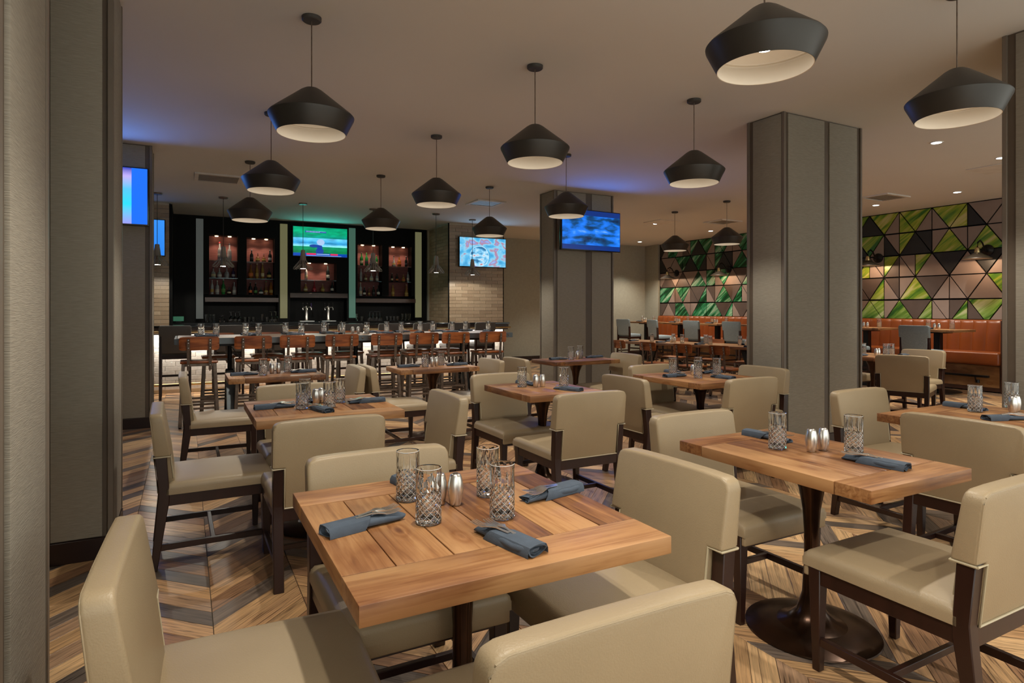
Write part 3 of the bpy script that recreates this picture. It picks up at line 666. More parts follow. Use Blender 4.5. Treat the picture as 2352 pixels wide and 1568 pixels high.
for i, (x, y, lab) in enumerate(DL):
    if i == 0: dl.location = (x, y, CEIL); dl['label'] = lab; dl['group'] = 'recessed downlights'
    else:
        dup(dl, (x, y, CEIL), 0, lab, 'recessed downlights')
        if i == len(DL)-1:
            lo2 = COL.objects[-1]
            for q in [o for o in COL.objects if o.type == 'LIGHT' and o.parent and o.parent.get('label') == lab]: q.data = q.data.copy(); q.data.energy = P_DOWN*0.45

# ------------------------------------------------------------------ pendant lamps
PG = 'dark flared pendant lamps'
def make_pendant():
    t = thing('pendant_lamp', 'proto', 'pendant lamp', (0, 0, CEIL))
    ob('canopy', lambda bm: bm_lathe(bm, [(0.055, -0.028), (0.062, -0.022), (0.063, -0.001)], 28), 'cord', t)
    ob('cord', lambda bm: bm_tube(bm, [(0, 0, -0.02), (0, 0, -0.475)], 0.0042, 6), 'steel', t)
    z = -CEIL
    prof_o = [(0.006, 2.835), (0.045, 2.830), (0.070, 2.815), (0.262, 2.662), (0.272, 2.650), (0.270, 2.640), (0.218, 2.535)]
    prof_i = [(0.214, 2.535), (0.262, 2.638), (0.263, 2.645), (0.247, 2.646), (0.245, 2.652), (0.066, 2.806), (0.0001, 2.812)]
    sh = ob('shade', mesh_of('shade', lambda bm: bm_lathe(bm, [(r, q+z) for r, q in prof_o + [(0.2165, 2.534)]], 64, caps=False), ang=16), 'shade', t)
    ob('shade_lining', mesh_of('shade_lining', lambda bm: bm_lathe(bm, [(r, q+z) for r, q in [(0.2175, 2.5335)] + prof_i], 64, caps=False), ang=16), 'lining', sh)
    ob('lamp', lambda bm: bm_lathe(bm, [(0.0001, -0.677), (0.032, -0.674), (0.036, -0.660), (0.022, -0.52), (0.02, -0.48)], 20), 'trim', t)
    ob('lamp_lens', lambda bm: bm_lathe(bm, [(0.0001, -0.6785), (0.031, -0.6755)], 20, caps=False), 'bulb', t)
    l = bpy.data.lights.new('pendant_spot', 'SPOT'); l.energy = P_PENDANT; l.spot_size = R(112); l.spot_blend = 0.45; l.color = SPOT_COL; l.shadow_soft_size = 0.028
    o = bpy.data.objects.new('pendant_spot', l); COL.objects.link(o); o.parent = t; o.location = (0, 0, -0.69)
    l = bpy.data.lights.new('pendant_glow', 'POINT'); l.energy = 0.17; l.color = (1.0, 0.93, 0.84); l.shadow_soft_size = 0.03
    o = bpy.data.objects.new('pendant_glow', l); COL.objects.link(o); o.parent = t; o.location = (0, 0, -0.715)
    return freeze(t)
PEN = [(0.73, 4.19, 'large dark pendant lamp at upper left, its rim lit blue'), (0.735, 6.41, 'dark pendant lamp directly below and behind the large one at upper left'),
       (0.735, 8.64, 'rearmost pendant lamp of the left column of three'), (2.465, 8.66, 'dark pendant lamp in front of the right bar niches'),
       (2.446, 6.40, 'dark pendant lamp in the middle of the picture, right of the green television'), (4.195, 8.67, 'small dark pendant lamp touching the top of the kitchen-picture television'),
       (2.43, 4.20, 'dark pendant lamp hanging in the centre of the picture'), (4.16, 6.42, 'dark pendant lamp partly in front of the blue film television'),
       (4.11, 4.20, 'dark pendant lamp between the blue television and the wide column'), (8.47, 9.17, 'pale far pendant lamp, the smaller one left of the wide column'),
       (8.44, 7.83, 'pale far pendant lamp touching the wide column'), (2.45, 2.04, 'largest pendant lamp at the top with its bright bulb visible'),
       (4.12, 2.03, 'pendant lamp at the upper right with its rim lit blue'), (0.73, 1.70, 'added unseen pendant lamp above the frame, lighting the nearest square table'),  # the second is added just out of frame to light the nearest table
       (0.73, -0.15, 'added unseen pendant lamp behind the camera on the left'), (2.45, -0.15, 'added unseen pendant lamp behind the camera in the middle'), (4.18, -0.15, 'added unseen pendant lamp behind the camera on the right')]  # unseen pendants added for light on the near chairs
pp = make_pendant()
for i, (x, y, lab) in enumerate(PEN):
    if i == 0: pp.location = (x, y, CEIL); pp['label'] = lab; pp['group'] = PG
    else: dup(pp, (x, y, CEIL), 0, lab, PG)

def make_cage():
    t = thing('cage_pendant', 'proto', 'pendant lamp', (0, 0, CEIL)); z = -CEIL
    ob('canopy', lambda bm: bm_lathe(bm, [(0.07, -0.022), (0.075, -0.015), (0.075, -0.001)], 20), 'steel', t)
    ob('cord', lambda bm: bm_tube(bm, [(0, 0, -0.02), (0, 0, 2.46+z)], 0.005, 6), 'cord', t)
    ob('socket', lambda bm: bm_lathe(bm, [(0.052, 2.27+z), (0.045, 2.33+z), (0.034, 2.455+z), (0.01, 2.462+z)], 20), 'wire', t)
    wm = mesh_of('cage_wire', lambda bm: bm_tube(bm, [(0.036, 0, 2.40+z), (0.05, 0, 2.28+z), (0.165, 0, 2.135+z), (0.17, 0, 2.115+z), (0.15, 0, 2.108+z), (0.055, 0, 2.20+z)], 0.0048, 5))
    for i in range(14): ob('wire', wm, 'wire', t, (0, 0, 0), (0, 0, 2*PI*i/14))
    ob('lamp', lambda bm: bm_lathe(bm, [(0.001, 2.12+z), (0.045, 2.122+z), (0.05, 2.14+z), (0.03, 2.27+z)], 18), 'steel', t)
    ob('lamp_lens', lambda bm: bm_lathe(bm, [(0.0001, 2.1185+z), (0.046, 2.1205+z)], 18, caps=False), 'bulb', t)
    l = bpy.data.lights.new('cage_spot', 'SPOT'); l.energy = P_CAGE; l.spot_size = R(166); l.spot_blend = 0.12; l.color = SPOT_COL; l.shadow_soft_size = 0.04
    o = bpy.data.objects.new('cage_spot', l); COL.objects.link(o); o.parent = t; o.location = (0, 0, 2.105+z)
    return freeze(t)
cg = make_cage()
for i, (px, Y, lab) in enumerate([(361, 11.7, 'cage pendant beside the left column, half hidden'), (513, 11.6, 'cage pendant in front of the left bar niche'), (696, 11.6, 'cage pendant in front of the green television'), (857, 11.6, 'cage pendant in front of the right bar niches'), (1001.6, 11.6, 'cage pendant right of the back bar, before dark wall'), (1085, 12.0, 'cage pendant in front of the tiled pillar television')]):
    if i == 0: cg.location = (xat(px, Y), Y, CEIL); cg['label'] = lab; cg['group'] = 'wire cage pendants over the bar'
    else: dup(cg, (xat(px, Y), Y, CEIL), 0, lab, 'wire cage pendants over the bar')

# wall sconces on the panelled wall
def make_sconce():
    t = thing('wall_sconce', 'proto', 'wall lamp', (X1-0.024, 0, 2.42))
    ob('back_plate', mesh_of('sconce_plate', lambda bm: bm_lathe(bm, [(0.095, 0), (0.095, 0.02), (0.05, 0.045), (0.03, 0.06)], 24)), 'blackmetal', t, rot=(0, -PI/2, 0))
    ob('arm', lambda bm: bm_tube(bm, [(-0.04, 0, 0), (-0.12, 0, 0.03), (-0.19, 0, 0.12), (-0.26, 0, 0.155), (-0.33, 0, 0.12), (-0.35, 0, 0.03), (-0.35, 0, 0.0)], 0.013, 8), 'blackmetal', t)
    ob('socket', lambda bm: bm_lathe(bm, [(0.04, -0.07), (0.045, -0.05), (0.032, 0.02), (0.02, 0.03)], 18, (-0.35, 0, 0)), 'brass', t)
    sh = ob('shade', lambda bm: bm_lathe(bm, [(0.035, -0.055), (0.07, -0.075), (0.11, -0.10), (0.205, -0.155), (0.21, -0.168), (0.20, -0.165), (0.10, -0.11), (0.03, -0.07)], 36, (-0.35, 0, 0), caps=False), 'sconce', t)
    ob('bulb', lambda bm: bm_lathe(bm, [(0.0001, -0.145), (0.022, -0.135), (0.03, -0.115), (0.02, -0.08), (0.0001, -0.075)], 14, (-0.35, 0, 0), caps=False), 'warmlens', t)
    l = bpy.data.lights.new('sconce_light', 'POINT'); l.energy = P_SCONCE; l.color = (1.0, 0.66, 0.40); l.shadow_soft_size = 0.02
    o = bpy.data.objects.new('sconce_light', l); COL.objects.link(o); o.parent = t; o.location = (-0.35, 0, -0.155)
    return freeze(t)
sc = make_sconce()
for i, (y, lab) in enumerate([(5.60, 'gooseneck wall lamp above the booth, nearest the right edge'), (7.52, 'gooseneck wall lamp cut by the right side of the wide column'), (11.40, 'gooseneck wall lamp just left of the wide column'), (13.30, 'farthest gooseneck wall lamp, by the room corner'), (9.46, 'gooseneck wall lamp hidden behind the wide column')]):
    if i == 0: sc.location.y = y; sc['label'] = lab; sc['group'] = 'gooseneck wall lamps'
    else: dup(sc, (X1-0.024, y, 2.42), None, lab, 'gooseneck wall lamps', rot=(0, 0, 0))

# ------------------------------------------------------------------ dining chairs
def cushion(bm, hx, y0, y1, z0, z1, crown, r):
    """upholstered pad with rounded shoulders, seen all round"""
    def pts(a, b):
        q = [0, .08, .2, .38, .62, .8, .92, 1]; q2 = [a + r*(1-math.cos(PI/2*t)) for t in (0, .35, .7, 1)]
        mid = [a+r+(b-a-2*r)*t for t in (.12, .3, .5, .7, .88)]; q3 = [a+b-v for v in reversed(q2)]
        return q2+mid+q3
    xs, ys = pts(-hx, hx), pts(y0, y1); cyy = (y0+y1)/2; hy = (y1-y0)/2
    def z(x, y):
        e = min(hx-abs(x), hy-abs(y-cyy)); h = z1
        if e < r: h = z1 - r + math.sqrt(max(0, r*r-(r-e)**2))
        return h + crown*(1-(x/hx)**2)*(1-((y-cyy)/hy)**2)
    g = [[bm.verts.new((x, y, z(x, y))) for x in xs] for y in ys]
    for i in range(len(ys)-1):
        for j in range(len(xs)-1): bm.faces.new((g[i][j], g[i][j+1], g[i+1][j+1], g[i+1][j]))
    ring = g[0] + [row[-1] for row in g[1:]] + list(reversed(g[-1][:-1])) + [row[0] for row in reversed(g[1:-1])]
    low = [bm.verts.new((v.co.x, v.co.y, z0)) for v in ring]
    n = len(ring)
    for i in range(n): bm.faces.new((ring[i], low[i], low[(i+1) % n], ring[(i+1) % n]))
    bm.faces.new(low)
def lean(z): return -0.262 - 0.045*max(0, (z-0.40))/0.43      # rear plane of the back
def make_chair():
    t = thing('dining_chair', 'proto', 'chair')
    W, HB = 0.278, 0.83
    def seat(bm):
        cushion(bm, W-0.004, -0.225, 0.315, 0.395, 0.455, 0.022, 0.03)
        bm_box(bm, (-W+0.008, 0.293, 0.355), (W-0.008, 0.3145, 0.43), 0.006, 2)
    ob('seat', mesh_of('seat', seat, ang=50), 'leather', t)
    zn = 0.60
    def back(bm):
        # outline in (x, z), T-shaped with rounded shoulders
        P = [(-0.222, 0.395), (0.222, 0.395), (0.222, zn), (W, zn)]
        P += [(W, HB-0.034), (W-0.009, HB-0.011), (W-0.034, HB-0.001)]
        P += [(W*k, HB+0.004*(1-k*k)) for k in (0.6, 0.2, -0.2, -0.6)]
        P += [(-W+0.034, HB-0.001), (-W+0.009, HB-0.011), (-W, HB-0.034), (-W, zn), (-0.222, zn)]
        def f(p, s):
            y = lean(p[1]); th = 0.062 + 0.02*min(1, max(0, (HB-p[1])/0.3))
            return (p[0], y + (th if s else 0), p[1])
        bm_prism(bm, P, f, 0.011, 3)
    bk = ob('backrest', mesh_of('backrest', back, ang=42), 'leather', t)
    def pipe(bm):
        o = -0.004
        pts = [(-W, zn), (-0.222, zn), (-0.222, 0.40), (0.222, 0.40), (0.222, zn), (W, zn)]
        bm_tube(bm, [(x, lean(z)+o+0.001, z) for x, z in pts], 0.0042, 6)
        for s in (-1, 1): bm_tube(bm, [(s*W, lean(zn)-0.001, zn), (s*W, lean(zn)+0.074, zn), (s*0.222, lean(zn)+0.075, zn), (s*0.221, lean(0.48)+0.078, 0.47)], 0.0042, 6)
    def seam(bm):
        q = [(-W+0.004, zn+0.01), (-W+0.004, 0.72), (-W+0.004, HB-0.036), (-W+0.014, HB-0.016), (-W+0.036, HB-0.006), (-0.1, HB-0.002), (0.1, HB-0.002), (W-0.036, HB-0.006), (W-0.014, HB-0.016), (W-0.004, HB-0.036), (W-0.004, 0.72), (W-0.004, zn+0.01)]
        bm_tube(bm, [(x, lean(z)+0.0035, z) for x, z in q], 0.0026, 5)
    ob('seam', mesh_of('seam', seam), 'leather', bk)
    ob('piping', mesh_of('piping', pipe), 'piping', bk)
    def rear(s):
        def f(bm):
            x0, x1 = s*(W-0.004), s*(W-0.052)
            P = [(-0.300, 0), (-0.268, 0), (-0.212, 0.36), (-0.212, 0.41), (lean(zn)+0.058, zn+0.004), (lean(zn)+0.003, zn+0.004), (-0.262, 0.41), (-0.268, 0.34)]
            bm_prism(bm, P, lambda p, q: (x1 if q else x0, p[0], p[1]), 0.003, 1)
        return f
    for s in (-1, 1): ob('leg', mesh_of('rear_leg', rear(s)), 'espresso', t)
    for s in (-1, 1):
        a, b = sorted((s*(W-0.006), s*(W-0.056)))
        ob('leg', mesh_of('front_leg', lambda bm: bm_box(bm, (a, 0.243, 0), (b, 0.292, 0.395), 0.003, 1, taper=0.62)), 'espresso', t)
    def frame(bm):
        for s in (-1, 1):
            a, b = sorted((s*(W-0.012), s*(W-0.036))); bm_box(bm, (a, -0.23, 0.335), (b, 0.25, 0.398), 0.002, 1)
        bm_box(bm, (-W+0.05, 0.262, 0.335), (W-0.05, 0.286, 0.398), 0.002, 1)
        bm_box(bm, (-W+0.05, -0.262, 0.335), (W-0.05, -0.225, 0.398), 0.002, 1)
    ob('seat_frame', mesh_of('seat_frame', frame), 'espresso', t)
    for s in (-1, 1): ob('stretcher', mesh_of('stretcher', lambda bm: bar(bm, (s*(W-0.028), -0.272, 0.115), (s*(W-0.028), 0.27, 0.115), 0.022, 0.032, 0.002)), 'espresso', t)
    ob('stretcher', mesh_of('stretcher', lambda bm: bar(bm, (-W+0.035, 0.0, 0.115), (W-0.035, 0.0, 0.115), 0.022, 0.028, 0.002)), 'espresso', t)
    return freeze(t)
ch0 = make_chair(); first = [True]
F = {'+x': -PI/2, '-x': PI/2, '+y': 0.0, '-y': PI}
def chair(x, y, face, label, tweak=0.0):
    rz = F[face] + R(tweak) if isinstance(face, str) else -R(face)
    g = 'taupe upholstered dining chairs'
    if first[0]:
        first[0] = False; ch0.location = (x, y, 0); ch0.rotation_euler = (0, 0, rz); ch0['label'] = label; ch0['group'] = g; return ch0
    return dup(ch0, (x, y, 0), rz, label, g)
chair(0.13, 1.69, '+x', 'taupe chair at the lower left corner, its seat under the nearest square table', -2)
chair(0.70, 1.18, '+y', 'taupe chair at the bottom centre, nearest the camera, seen from behind')
chair(1.30, 1.70, '-x', 'taupe chair between the nearest square table and the narrow table to its right', 2)
chair(0.67, 2.10, '-y', 'pale-lit taupe chair on the far side of the nearest square table')
chair(2.40, 2.19, '-y', 'taupe chair at the far end of the narrow table on the right')
chair(2.39, 1.27, '+y', 'taupe chair at the lower right corner, at the near end of the narrow table')
chair(3.73, 1.70, '+x', 'taupe chair seen squarely from behind at the right edge table', 2)
chair(4.12, 2.37, '-y', 'taupe chair just right of the wide column, facing the camera')
chair(0.13, 4.02, '+x', 'taupe chair beside the left column, left of the second-row square table', 1)
chair(0.65, 3.47, '+y', 'taupe chair seen from behind in front of the second-row square table')
chair(0.72, 4.50, '-y', 'taupe chair on the far side of the second-row square table')
chair(1.26, 3.80, '-x', 'taupe chair with violet sheen right of the second-row square table')
chair(0.25, 6.00, '+x', 'taupe chair left of the small table nearest the bar stools on the left')
chair(1.20, 6.05, '-x', 'taupe chair facing left, back to back with another before the stools')
chair(1.84, 6.03, '+x', 'taupe chair facing right, back to back with another before the stools')
chair(2.74, 6.18, '-x', 'taupe chair right of the small back-row table, below the last stool', 0)
chair(2.40, 4.47, '-y', 'taupe chair on the far side of the centre narrow table')
chair(2.38, 3.65, '+y', 'taupe chair seen from behind at the centre narrow table')
chair(3.59, 6.17, '+x', 'taupe chair left of the small table before the television column')
chair(4.62, 6.17, '-x', 'taupe chair right of the small table before the television column')
chair(3.46, 4.04, '+x', 'taupe chair left of the square table by the wide column')
chair(4.12, 4.52, '-y', 'taupe chair on the far side of the square table by the wide column')
chair(4.66, 4.12, '-x', 'taupe chair touching the wide column, facing left')
chair(4.03, 3.75, '+y', 'taupe chair seen from behind at the square table by the wide column')
chair(7.86, 4.44, 70, 'taupe chair seen from behind in front of the booth, right of the wide column')
chair(8.66, 4.82, '-x', 'cream-lit taupe chair turned left in front of the orange booth')
chair(8.55, 5.75, '-y', 'taupe chair mostly hidden behind the right side of the wide column')

# ------------------------------------------------------------------ dining tables
def plank_mesh(L_, Wd, T): return mesh_of('board', lambda bm: bm_box(bm, (-L_/2, -Wd/2, -T/2), (L_/2, Wd/2, T/2), 0.0022, 2))
def table(label, x0, x1, y0, y1, along='y', end=0.15, group='square and narrow plank dining tables', mat='table', h=0.76, T=0.048, base='trumpet', nb=None, seed=1, bx=None, by=None):
    xc, yc = (x0+x1)/2, (y0+y1)/2
    t = thing('dining_table', label, 'table', (xc, yc, 0), 0, group)
    r = random.Random(seed); g = 0.0030
    hx, hy = (x1-x0)/2, (y1-y0)/2
    def pl(xa, xb, ya, yb, grain, jit=0.0):
        me = plank_mesh((xb-xa if grain == 'x' else yb-ya)-g, (yb-ya if grain == 'x' else xb-xa)-g, T)
        ob('board', me, mat, t, ((xa+xb)/2, (ya+yb)/2, h-T/2+jit), (0, 0, 0 if grain == 'x' else PI/2))
    if along == 'y':
        pl(-hx, hx, -hy, -hy+end, 'x'); pl(-hx, hx, hy-end, hy, 'x'); n = nb or max(4, round(2*hx/0.15))
        w_ = [r.uniform(0.8, 1.2) for _ in range(n)]; s = sum(w_); a = -hx
        for q in w_: b = a+2*hx*q/s; pl(a, b, -hy+end, hy-end, 'y', -r.uniform(0.0004, 0.0012)); a = b
    else:
        pl(-hx, -hx+end, -hy, hy, 'y'); pl(hx-end, hx, -hy, hy, 'y'); n = nb or max(3, round(2*hy/0.15))
        w_ = [r.uniform(0.8, 1.2) for _ in range(n)]; s = sum(w_); a = -hy
        for q in w_: b = a+2*hy*q/s; pl(-hx+end, hx-end, a, b, 'x', -r.uniform(0.0004, 0.0012)); a = b
    if base == 'trumpet':
        ob('pedestal', MT['ped'], 'bronze', t); ob('foot_disc', MT['disc'], 'bronze', t)
        ob('mounting_plate', MT['plate'], 'blackmetal', t, (0, 0, h-T))
    return t
MT = {'ped': mesh_of('pedestal', lambda bm: bm_lathe(bm, [(0.16, 0.026), (0.10, 0.045), (0.06, 0.085), (0.038, 0.16), (0.030, 0.30), (0.030, 0.42), (0.036, 0.52), (0.052, 0.61), (0.080, 0.67), (0.105, 0.700)], 36)),
      'disc': mesh_of('foot_disc', lambda bm: bm_lathe(bm, [(0.262, 0.0), (0.27, 0.004), (0.268, 0.010), (0.225, 0.022), (0.16, 0.032), (0.02, 0.036)], 48)),
      'plate': mesh_of('mounting_plate', lambda bm: bm_box(bm, (-0.14, -0.14, -0.012), (0.14, 0.14, 0), 0.002, 1))}
table('nearest square plank table, front left, set for four', 0.318, 1.178, 1.285, 2.19, 'y', 0.165, seed=3, nb=6)
table('narrow plank table on the right, showing its round bronze foot', 2.07, 2.715, 1.283, 2.212, 'y', 0.14, seed=5, nb=4)
table('plank table at the right edge, partly out of the picture', 3.66, 4.58, 1.30, 2.24, 'y', 0.15, seed=9)
table('square plank table in the second row on the left', 0.343, 1.20, 3.68, 4.51, 'y', 0.15, seed=11)
table('small plank table nearest the bar-height stools on the left', 0.335, 1.185, 6.03, 6.63, 'x', 0.14, seed=13)
table('small plank table in the middle of the back row, under the stools', 1.94, 2.83, 6.09, 6.62, 'x', 0.13, seed=17)
table('narrow plank table in the centre of the picture', 2.175, 2.835, 3.83, 4.60, 'y', 0.13, seed=19, nb=4)
table('small plank table in front of the television column', 3.84, 4.80, 6.17, 6.73, 'x', 0.14, seed=23)
table('square plank table just left of the wide column', 3.79, 4.66, 3.79, 4.68, 'y', 0.15, seed=29)
table('brightly lit plank table behind the wide column, before the booth', 7.85, 8.70, 4.72, 5.50, 'y', 0.13, seed=31)

# ------------------------------------------------------------------ drinking glasses, shakers, napkins, forks
def glass_mesh(n=22):
    def f(bm):
        H, Rr = 0.160, 0.0375
        zs = [0.0, 0.003] + [0.006+0.0105*i for i in range(9)] + [0.112, 0.135, 0.158]
        rings = []
        for k, z in enumerate(zs):
            ring = []
            for i in range(n):
                r = Rr
                if 2 <= k <= 10: r = Rr + (0.0003 if (i+k) % 2 else -0.0024)
                elif k > 10: r = Rr - (0.0009 if i % 2 else 0.0)*(1-(z-0.105)/0.055)
                if k == 0: r = Rr-0.004
                a = 2*PI*i/n
                ring.append(bm.verts.new((r*math.cos(a), r*math.sin(a), z)))
            rings.append(ring)
        for a, b in zip(rings, rings[1:]):
            for i in range(n):
                j = (i+1) % n
                if (i+rings.index(a)) % 2: bm.faces.new((a[i], a[j], b[j])); bm.faces.new((a[i], b[j], b[i]))
                else: bm.faces.new((a[i], a[j], b[i])); bm.faces.new((a[j], b[j], b[i]))
        bm.faces.new(list(reversed(rings[0])))
        inner = []
        for (r, z) in ((Rr-0.0012, H), (Rr-0.0030, 0.158), (Rr-0.0038, 0.10), (Rr-0.0052, 0.03), (Rr-0.010, 0.018)):
            inner.append([bm.verts.new((r*math.cos(2*PI*i/n), r*math.sin(2*PI*i/n), z)) for i in range(n)])
        seq = [rings[-1]] + inner
        for a, b in zip(seq, seq[1:]):
            for i in range(n): bm.faces.new((a[i], a[(i+1) % n], b[(i+1) % n], b[i]))
        bm.faces.new(inner[-1])
    return mesh_of('tumbler', f, smooth=True, ang=9)
GLM = glass_mesh(); GLM.materials.append(M['glass'])
GLF = glass_mesh(20); GLF.materials.append(M['glass'])
def cut_fn(n, w_):
    def f(bm):
        Rr = 0.0378; m = 12
        def ribbon(pts):
            rows = []
            for a, z, dv in pts:
                rows.append([bm.verts.new((Rr*math.cos(a-dv), Rr*math.sin(a-dv), z)), bm.verts.new((Rr*math.cos(a+dv), Rr*math.sin(a+dv), z))])
            for p, q in zip(rows, rows[1:]): bm.faces.new((p[0], p[1], q[1], q[0]))
        for i in range(n):
            for s in (-1, 1):
                ribbon([(2*PI*i/n + s*2*PI*(k/m)*4.2/n, 0.006+0.090*k/m, w_/Rr*(0.9 if 0 < k < m else 0.1)) for k in range(m+1)])
        for i in range(n):
            ribbon([(2*PI*(i+0.5)/n, z, w_/Rr*q) for z, q in ((0.098, 0.9), (0.12, 0.6), (0.142, 0.1))])
        for r0, z in ((0.0372, 0.1585), (0.0365, 0.0015)):
            N_ = 24; a = [bm.verts.new((r0*math.cos(2*PI*i/N_), r0*math.sin(2*PI*i/N_), z+0.0010)) for i in range(N_)]; b = [bm.verts.new(((r0-0.0008)*math.cos(2*PI*i/N_), (r0-0.0008)*math.sin(2*PI*i/N_), z+0.0020)) for i in range(N_)]
            for i in range(N_): bm.faces.new((a[i], a[(i+1) % N_], b[(i+1) % N_], b[i]))
    return f
CUT = mesh_of('cut_pattern', cut_fn(11, 0.0008), False); CUT.materials.append(M['cut'])
CUTF = mesh_of('cut_pattern', cut_fn(9, 0.0010), False); CUTF.materials.append(M['cut'])
def tumbler(x, y, z, label, group='cut-glass tumblers', far=False, h=1.0):
    o = ob('tumbler', GLF if far else GLM, None, None, (x, y, z+0.0006), (0, 0, random.uniform(0, 6))); 
    ob('cut_pattern', CUTF if far else CUT, None, o)
    return tag(o, label, 'glass', group)
def shaker_fn(bm):
    n = 20; prof = [(0.0, 0.0), (0.017, 0.0), (0.0185, 0.003), (0.0225, 0.025), (0.0253, 0.050), (0.0235, 0.072), (0.0185, 0.091), (0.0165, 0.0955), (0.011, 0.099), (0.0, 0.1)]
    bm_lathe(bm, prof, 28)
SHM = mesh_of('shaker', shaker_fn); SHM.materials.append(M['chrome'])
CPM = mesh_of('shaker_cap', lambda bm: bm_lathe(bm, [(0.0, 0.0995), (0.008, 0.0992), (0.009, 0.1006), (0.0, 0.1016)], 14)); CPM.materials.append(M['steel'])
def shaker(x, y, z, label, group='barrel-shaped steel shakers'):
    o = ob('shaker', SHM, None, None, (x, y, z+0.0005)); tag(o, label, 'shaker', group); ob('cap', CPM, None, o); return o
def napkin_fn(bm):
    """napkin folded into a flat roll, x is its long axis; the -x end shows the spiral of cloth"""
    L_ = 0.235; n = 22
    secs = []
    for i in range(13):
        t = i/12; x = -L_/2 + L_*t
        hw = 0.031 + 0.003*math.sin(t*7) - 0.012*max(0, t-0.75)*4*0.7; hh = 0.013 - 0.0045*max(0, t-0.6)/0.4 + 0.0008*math.sin(t*19)
        cyy = 0.004*math.sin(t*5)
        ring = []
        for k in range(n):
            a = 2*PI*k/n; c, s = math.cos(a), math.sin(a)
            ring.append(bm.verts.new((x + 0.006*math.sin(a*2+t*3), cyy + hw*math.copysign(abs(c)**0.7, c), hh + hh*math.copysign(abs(s)**0.75, s))))
        secs.append(ring)
    for a, b in zip(secs, secs[1:]):
        for k in range(n): bm.faces.new((a[k], a[(k+1) % n], b[(k+1) % n], b[k]))
    # recessed spiral ends
    for ring, d in ((secs[0], 1), (secs[-1], -1)):
        prev = ring; c = Vector((sum(v.co.x for v in ring)/n, sum(v.co.y for v in ring)/n, sum(v.co.z for v in ring)/n))
        for sc_, dx in ((0.86, 0.0), (0.80, 0.010), (0.62, 0.002), (0.55, 0.012), (0.30, 0.005)):
            nr = [bm.verts.new(c + (v.co-c)*sc_ + Vector((d*dx, 0, 0))) for v in ring]
            for k in range(n): bm.faces.new((prev[k], prev[(k+1) % n], nr[(k+1) % n], nr[k]))
            prev = nr
        bm.faces.new(prev)
def fold_fn(bm):
    """diagonal flap wrapped over the roll"""
    pts = []
    prof = [(-0.035, 0.002), (-0.0345, 0.014), (-0.028, 0.0255), (-0.012, 0.0285), (0.0, 0.029), (0.012, 0.0285), (0.028, 0.0255), (0.0345, 0.014), (0.035, 0.002)]
    rows = []
    for i, (y, z) in enumerate(prof):
        t = i/(len(prof)-1); xe = -0.015 + 0.075*t
        rows.append([bm.verts.new((x, y, z+dz)) for x, dz in ((-0.1195, 0), ((-0.1195+xe)/2, 0.0005), (xe, 0.001), (xe+0.001, -0.002), (-0.1195, -0.002))])
    for a, b in zip(rows, rows[1:]):
        for k in range(5): bm.faces.new((a[k], a[(k+1) % 5], b[(k+1) % 5], b[k]))
    bm.faces.new(rows[0]); bm.faces.new(list(reversed(rows[-1])))
NPM = mesh_of('napkin_roll', napkin_fn, ang=55); NPM.materials.append(M['napkin'])
FDM = mesh_of('napkin_flap', fold_fn, ang=40); FDM.materials.append(M['napkin'])
def fork_fn(bm):
    """fork lying along +x, tines at +x end, slightly arched"""
    def bl(pts, w, t=0.0016):
        rows = []
        for (x, z), ww in zip(pts, w):
            rows.append([bm.verts.new((x, -ww/2, z)), bm.verts.new((x, ww/2, z)), bm.verts.new((x, ww/2, z+t)), bm.verts.new((x, -ww/2, z+t))])
        for a, b in zip(rows, rows[1:]):
            for k in range(4): bm.faces.new((a[k], a[(k+1) % 4], b[(k+1) % 4], b[k]))
        bm.faces.new(rows[0]); bm.faces.new(list(reversed(rows[-1])))
    bl([(-0.045, 0.0), (-0.02, 0.002), (0.0, 0.005), (0.018, 0.006), (0.036, 0.003), (0.043, 0.001)], [0.011, 0.007, 0.008, 0.024, 0.028, 0.027])
    for i in range(4):
        y = (i-1.5)*0.0076; n0 = len(bm.verts)
        rows = []
        for x, z, w_ in ((0.042, 0.001, 0.0048), (0.066, 0.001, 0.0042), (0.092, 0.006, 0.0022)):
            rows.append([bm.verts.new((x, y-w_/2, z)), bm.verts.new((x, y+w_/2, z)), bm.verts.new((x, y+w_/2, z+0.0016)), bm.verts.new((x, y-w_/2, z+0.0016))])
        for a, b in zip(rows, rows[1:]):
            for k in range(4): bm.faces.new((a[k], a[(k+1) % 4], b[(k+1) % 4], b[k]))
        bm.faces.new(rows[0]); bm.faces.new(list(reversed(rows[-1])))
FKM = mesh_of('fork', fork_fn, ang=30); FKM.materials.append(M['chrome'])
def napkin(x, y, z, ang, where, forks=2):
    """ang: heading of the roll's wrapped (-x) end to its open (+x) end, degrees"""
    o = ob('napkin_roll', NPM, None, None, (x, y, z+0.0005), (0, 0, R(ang))); tag(o, 'blue rolled napkin ' + where, 'napkin', 'rolled napkins with cutlery')
    ob('flap', FDM, None, o)
    c, s = math.cos(R(ang)), math.sin(R(ang))
    for i in range(forks):
        dx, dy = 0.018+0.012*i, (-0.007, 0.012)[i]
        if forks == 1: dy = 0.0
        f = ob('fork', FKM, None, None, (x + c*dx - s*dy, y + s*dx + c*dy, z+0.0285+0.001*i), (R(0), R(2), R(ang + (-6, 7)[i])))
        side = ('inner fork ', 'outer fork ')[i] if forks == 2 else 'fork '
        tag(f, side + 'on the napkin ' + where, 'fork', 'forks tucked in rolled napkins')
    return o
Z = 0.76
NT = 'on the nearest square table'
tumbler(0.625, 1.70, Z, 'cut-glass tumbler nearest the camera, left of the steel shakers')
tumbler(0.640, 1.935, Z, 'cut-glass tumbler at the back left of the nearest square table')
